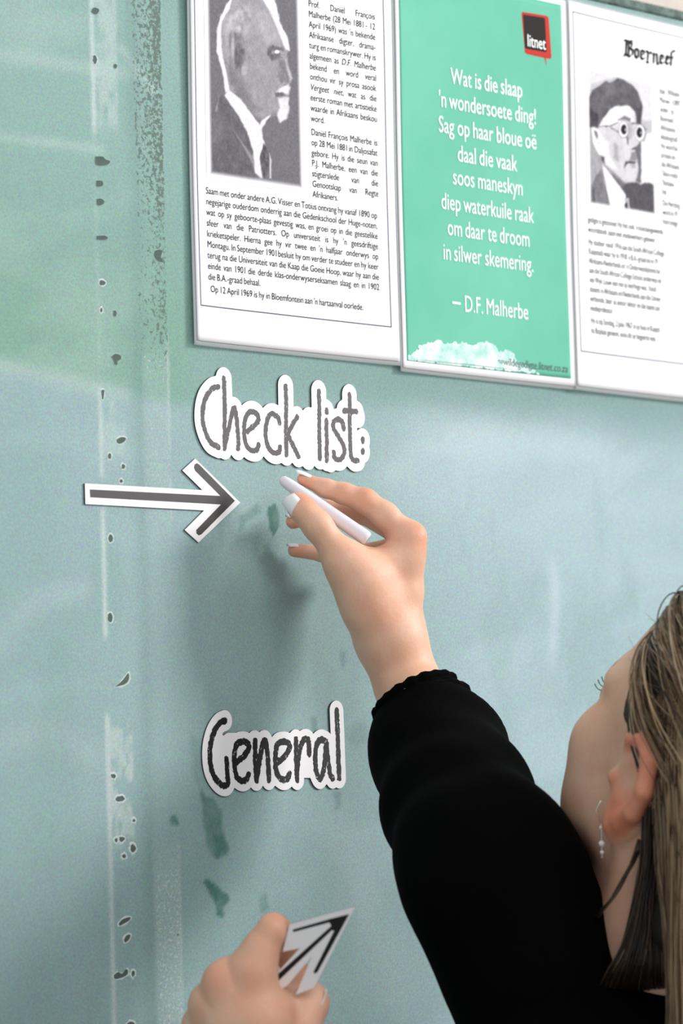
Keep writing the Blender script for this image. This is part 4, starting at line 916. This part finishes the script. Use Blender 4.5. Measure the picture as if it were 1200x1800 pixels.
# --- hair
def capf(pw):
    p = hloc(pw); q = p.copy(); q[..., 0] = abs(q[..., 0])
    d = ellip(q, (0, -12, 46), (78, 97, 92)); d = smin(d, rcone(q, (48, -62, 10), (52, -72, -60), 26, 22), 30)
    d = smin(d, rcone(q, (0, -85, 10), (0, -100, -60), 30, 26), 30)
    d = smax(d, -ellip(q, (0, 84, 10), (96, 62, 92)), 6)
    d = smax(d, -ellip(q, (78, 4, -4), (30, 30, 38)), 6); d = smax(d, -ellip(q, (70, 30, -40), (60, 50, 62)), 6)
    return d/1000
lo, hi = bounds([hw(-100, -130, 150), hw(100, 90, 150), hw(-100, 90, -110), hw(100, -130, -110), hw(-100, -130, -110), hw(100, 90, -110), hw(-100, 90, 150), hw(100, -130, 150)], .01)
V, Q = surface(capf, lo, hi, .0030)
t = NT('dark_hair_roots'); c = t.mix(t.noise(300, 3), lin((22, 17, 13)), lin((48, 38, 28))); t.l(c, t.b.inputs['Base Color']); t.set(Roughness=.6); M['roots'] = t.m
hair = link('hair', mesh('hair', V, Q, True), M['roots'], person)
t = NT('hair_strands'); a = t.n('ShaderNodeVertexColor', layer_name='paint'); t.l(a.outputs[0], t.b.inputs['Base Color']); t.set(Roughness=.42); t.b.inputs['Specular IOR Level'].default_value = .6; M['strand'] = t.m
TV, TQ, TC = [], [], []; cnt = 0
def strand(path, r0, col_):
    global cnt
    path = smooth3(path, 4); m = len(path); rad = r0*np.minimum(1, np.linspace(1.0, .35, m)*1.2)
    v, q = tube(path, rad, 3); TV.append(v); TQ.append(q+cnt); cnt += len(v); TC.append(np.tile(np.array(col_), (len(v), 1)))
def smooth3(pts, n):
    p = np.asarray(pts, float); q = np.vstack([2*p[0]-p[1], p, 2*p[-1]-p[-2]]); out = []
    for i in range(1, len(q)-2):
        for t_ in np.linspace(0, 1, n, endpoint=False):
            a, b, c, d = q[i-1], q[i], q[i+1], q[i+2]; out.append(.5*((2*b)+(c-a)*t_+(2*a-5*b+4*c-d)*t_*t_+(-a+3*b-3*c+d)*t_**3))
    out.append(p[-1]); return np.array(out)
HC = [lin((188, 158, 122)), lin((158, 128, 96)), lin((206, 186, 160)), lin((104, 78, 54)), lin((50, 36, 26))]
def hcol(bl): k = rng.choice(5, p=bl); c_ = np.array(HC[k])*rng.uniform(.75, 1.2); return np.clip(c_, 0, 1)
EC, ER_ = np.array([0, -12, 46.]), np.array([79, 98, 93.])
def onshell(dv, off): dv = dv/np.linalg.norm(dv); return EC+dv*(ER_+off)
for i in range(2600):
    s_ = -1 if i % 3 else 1; t_ = rng.random()
    # hairline from forehead centre to above the ear
    hl = smooth3([(0, 74, 106), (28*s_, 70, 101), (52*s_, 57, 84), (64*s_, 44, 62), (70*s_, 26, 44), (74*s_, 12, 36)], 8); rt = hl[int(t_*(len(hl)-1))]+rng.normal(0, 2.2, 3)
    d0 = (rt-EC)/ER_; d0 /= np.linalg.norm(d0)
    gz = rng.uniform(-25, 30); g_ = np.array([s_*rng.uniform(0, 18), -98, 30+gz]); d1 = (g_-EC)/ER_; d1 /= np.linalg.norm(d1)
    om = math.acos(np.clip(d0@d1, -1, 1)); off = rng.uniform(1, 9)+(17 if t_ < .5 else 0)*rng.random(); pts = []
    for u in np.linspace(0, 1, 9):
        dv = (math.sin((1-u)*om)*d0+math.sin(u*om)*d1)/math.sin(om); sag = -.16*math.sin(u*math.pi)*t_**1.5; dv = dv+np.array([0, 0, sag])
        pts.append(onshell(dv, off*math.sin(min(1, u*2.2)*math.pi/2)+1.2*math.sin(u*9+i)))
    pts = [hw(*p_) for p_ in pts]
    if s_ < 0:
        gx, gy = proj(np.array(pts)); gd = np.hypot((gx-1162-.45*(gy-1210))/36, (gy-1210)/50)
        if gd.min() < 1 and rng.random() < .93: continue
    strand(pts, rng.uniform(.00022, .0006), hcol([.22, .24, .14, .22, .18]))
for i in range(2200):
    s_ = -1 if rng.random() < .72 else 1; lay = rng.random(); a = rng.random()
    y0_ = -22-70*a; z0_ = rng.uniform(0, 62)-10*a; d0 = (np.array([70*s_*(1-a*.55), y0_, z0_])-EC)/ER_; st_ = onshell(d0, 2+6*lay); w0 = hw(*st_)
    drop = rng.uniform(.26, .42); out = (-h_r if s_ < 0 else h_r)*(.002+.016*lay)-FDIR*(.006+.02*a+.012*lay)
    w1 = w0-ZU*.05+out*.9; w2 = w0-ZU*.13+out*1.1+rng.normal(0, .003, 3); w3 = w0-ZU*drop+out*1.3+rng.normal(0, .007, 3)
    if s_ < 0 and proj(np.array([w2]))[0][0] < 1172: continue
    up1 = hw(*onshell(d0+np.array([0, .25, .35]), 1)); strand([up1, w0, w1, w2, (w2+w3)/2+rng.normal(0, .003, 3), w3], rng.uniform(.00025, .0006), hcol([.30, .26, .16, .20, .08] if lay > .35 else [.05, .1, .02, .35, .48]))
# dark hair tucked behind the ear and down the side of the neck, one loose lock, flyaways
for i in range(800):
    u = rng.random(); v = rng.random(); z_ = 2.344+.012*v+.010*u
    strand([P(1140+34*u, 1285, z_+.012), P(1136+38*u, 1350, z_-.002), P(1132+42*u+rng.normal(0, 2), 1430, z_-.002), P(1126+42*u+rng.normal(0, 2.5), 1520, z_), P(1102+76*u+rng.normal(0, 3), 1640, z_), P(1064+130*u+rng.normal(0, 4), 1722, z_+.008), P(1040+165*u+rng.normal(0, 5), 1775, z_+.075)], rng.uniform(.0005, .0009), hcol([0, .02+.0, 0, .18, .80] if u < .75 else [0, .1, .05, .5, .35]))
for i in range(16):
    strand([P(1136+rng.normal(0, 1.5), 1430, 2.366), P(1116+rng.normal(0, 2), 1505, 2.352), P(1084+rng.normal(0, 2.5), 1565, 2.348), P(1054+rng.normal(0, 3), 1606, 2.362), P(1040+rng.normal(0, 3), 1628, 2.42)], .0005, hcol([0, .05, 0, .35, .6]))
for i in range(24):
    rt = onshell((np.array([-rng.uniform(20, 72), rng.uniform(0, 40), rng.uniform(50, 115)])-EC)/ER_, 8); e_ = rt+np.array([-rng.uniform(-4, 10), -rng.uniform(20, 60), rng.uniform(-10, 8)]); strand([hw(*rt), hw(*((rt+e_)/2+rng.normal(0, 5, 3))), hw(*e_)], 0.00014, hcol([.5, .2, .3, 0, 0]))
V = np.concatenate(TV); Q = np.concatenate(TQ); me = mesh('hair_strands', V, Q, True); vcol(me, 'paint', np.concatenate(TC)); o = link('hair_strands', me, M['strand'], hair); o['kind'] = 'stuff'
# eyelashes
for s_ in (-1, 1):
    parts = []
    for k in range(9):
        a = -1+2*k/8; b0 = np.array([s_*(31+12*a), 84-5*abs(a)**2, 17-3*a*a]); tp = b0+np.array([s_*(2+5*a), 5.5-2*abs(a), 3.5]); md_ = (b0+tp)/2+np.array([0, 1, -1.5])
        parts.append(tube(smooth3([hw(*b0), hw(*md_), hw(*tp)], 3), .00035, 4))
    V, Q = join(parts); o = link('eyelashes', mesh('eyelashes', V, Q), M['magnet'], person); o['kind'] = 'stuff'
# earring
e0 = hw(-80, 6, -27)
parts = [tube([e0+np.array([0, 0, .006]), e0-.004*h_r, e0+np.array([0, 0, -.008])], .0005, 6), tube([e0-ZU*.008, e0-ZU*.03], .0005, 6)]
er = link('earring', mesh('earring', *join(parts), True), M['silver'], person)
for dz_, r_ in ((.011, .0014), (.021, .0021), (.0265, .0014)):
    bm = bmesh.new(); bmesh.ops.create_uvsphere(bm, u_segments=14, v_segments=10, radius=r_); me = bpy.data.meshes.new('bead'); bm.to_mesh(me); bm.free()
    for p_ in me.polygons: p_.use_smooth = True
    o = link('bead', me, M['pearl'], er); o.location = Vector(e0-ZU*dz_)

# ================================================================== CHALK
c0, c1 = H(182, 142, .006), H(688, 494, -.002); ax = (c1-c0)/np.linalg.norm(c1-c0); ln = np.linalg.norm(c1-c0)
sa = np.cross(ax, ZU); sa /= np.linalg.norm(sa); sb = np.cross(ax, sa)
prof = [(0, 0), (0, .0022), (.0012, .0035), (.0050, .0040), (.012, .0043), (ln*.5, .0048), (ln-.004, .0051), (ln-.0012, .0049), (ln, .0040), (ln, 0)]
V = []; n = 28
for (x, r) in prof:
    for k in range(n): th = 2*math.pi*k/n; V.append(c0+ax*(x-.0010*math.cos(th)*(x < .002))+(sa*math.cos(th)+sb*math.sin(th))*r)
Q = [(i*n+k, i*n+(k+1) % n, (i+1)*n+(k+1) % n, (i+1)*n+k) for i in range(len(prof)-1) for k in range(n)]
o = link('chalk_stick', mesh('chalk_stick', V, np.array(Q), False), M['chalk']); tag(o, 'white stick of chalk held between thumb and fingertips', 'chalk')

# ================================================================== ARROW IN THE LOWER HAND
ha = empty('paper_arrow', tuple(Lh(700, 500))); tag(ha, 'small white card arrow with black line pinched in the lower hand', 'arrow')
pa_, pb_, pc_ = Lh(620, 560, .006), Lh(1070, 120, -.022), Lh(820, 640, .004)
nn = np.cross(pb_-pa_, pc_-pa_); nn /= np.linalg.norm(nn); nn = nn if nn@FW < 0 else -nn; au = (pb_-pa_)/np.linalg.norm(pb_-pa_); av = np.cross(nn, au)
def lp_(pts):
    out = []
    for x, y in pts:
        r_ = ray(320+x/3.529, 1560+y/3.529); t_ = ((pa_-CAM)@nn)/(r_@nn); q_ = CAM+r_*t_-pa_; out.append((q_@au, q_@av))
    return np.array(out)
frh = lambda u, v, d: pa_+np.outer(u, au)+np.outer(v, av)+np.outer(d, nn)-np.array(ha.location)
ol = [(1078, 115), (672, 226), (640, 262), (622, 396), (740, 368), (560, 560), (660, 608), (800, 420), (706, 664), (822, 620)]
ol = [(1078, 115), (668, 226), (626, 396), (735, 372), (540, 580), (600, 640), (655, 606), (812, 420), (706, 664), (822, 620)]
plate('card_body', [lp_(ol)], -.0004, .0009, plain('grey_card_edge', (150, 150, 156), .4), ha, frh)
plate('card_face', [lp_([(500*.004+x*.996, 400*.004+y*.996) for x, y in ol])], .0005, .00008, M['card'], ha, frh)
bl = [(1040, 160), (925, 192), (690, 262), (692, 272), (925, 210), (935, 235), (560, 600), (590, 625), (925, 262), (942, 258), (818, 528), (834, 533), (850, 524)]
bl = [(1038, 162), (925, 190), (688, 258), (690, 274), (915, 214), (926, 236), (600, 530), (570, 590), (600, 575), (930, 262), (944, 266), (816, 520), (824, 533), (842, 520)]
plate('arrow_print', [lp_(bl)], .00065, .00006, M['deep_ink'], ha, frh)
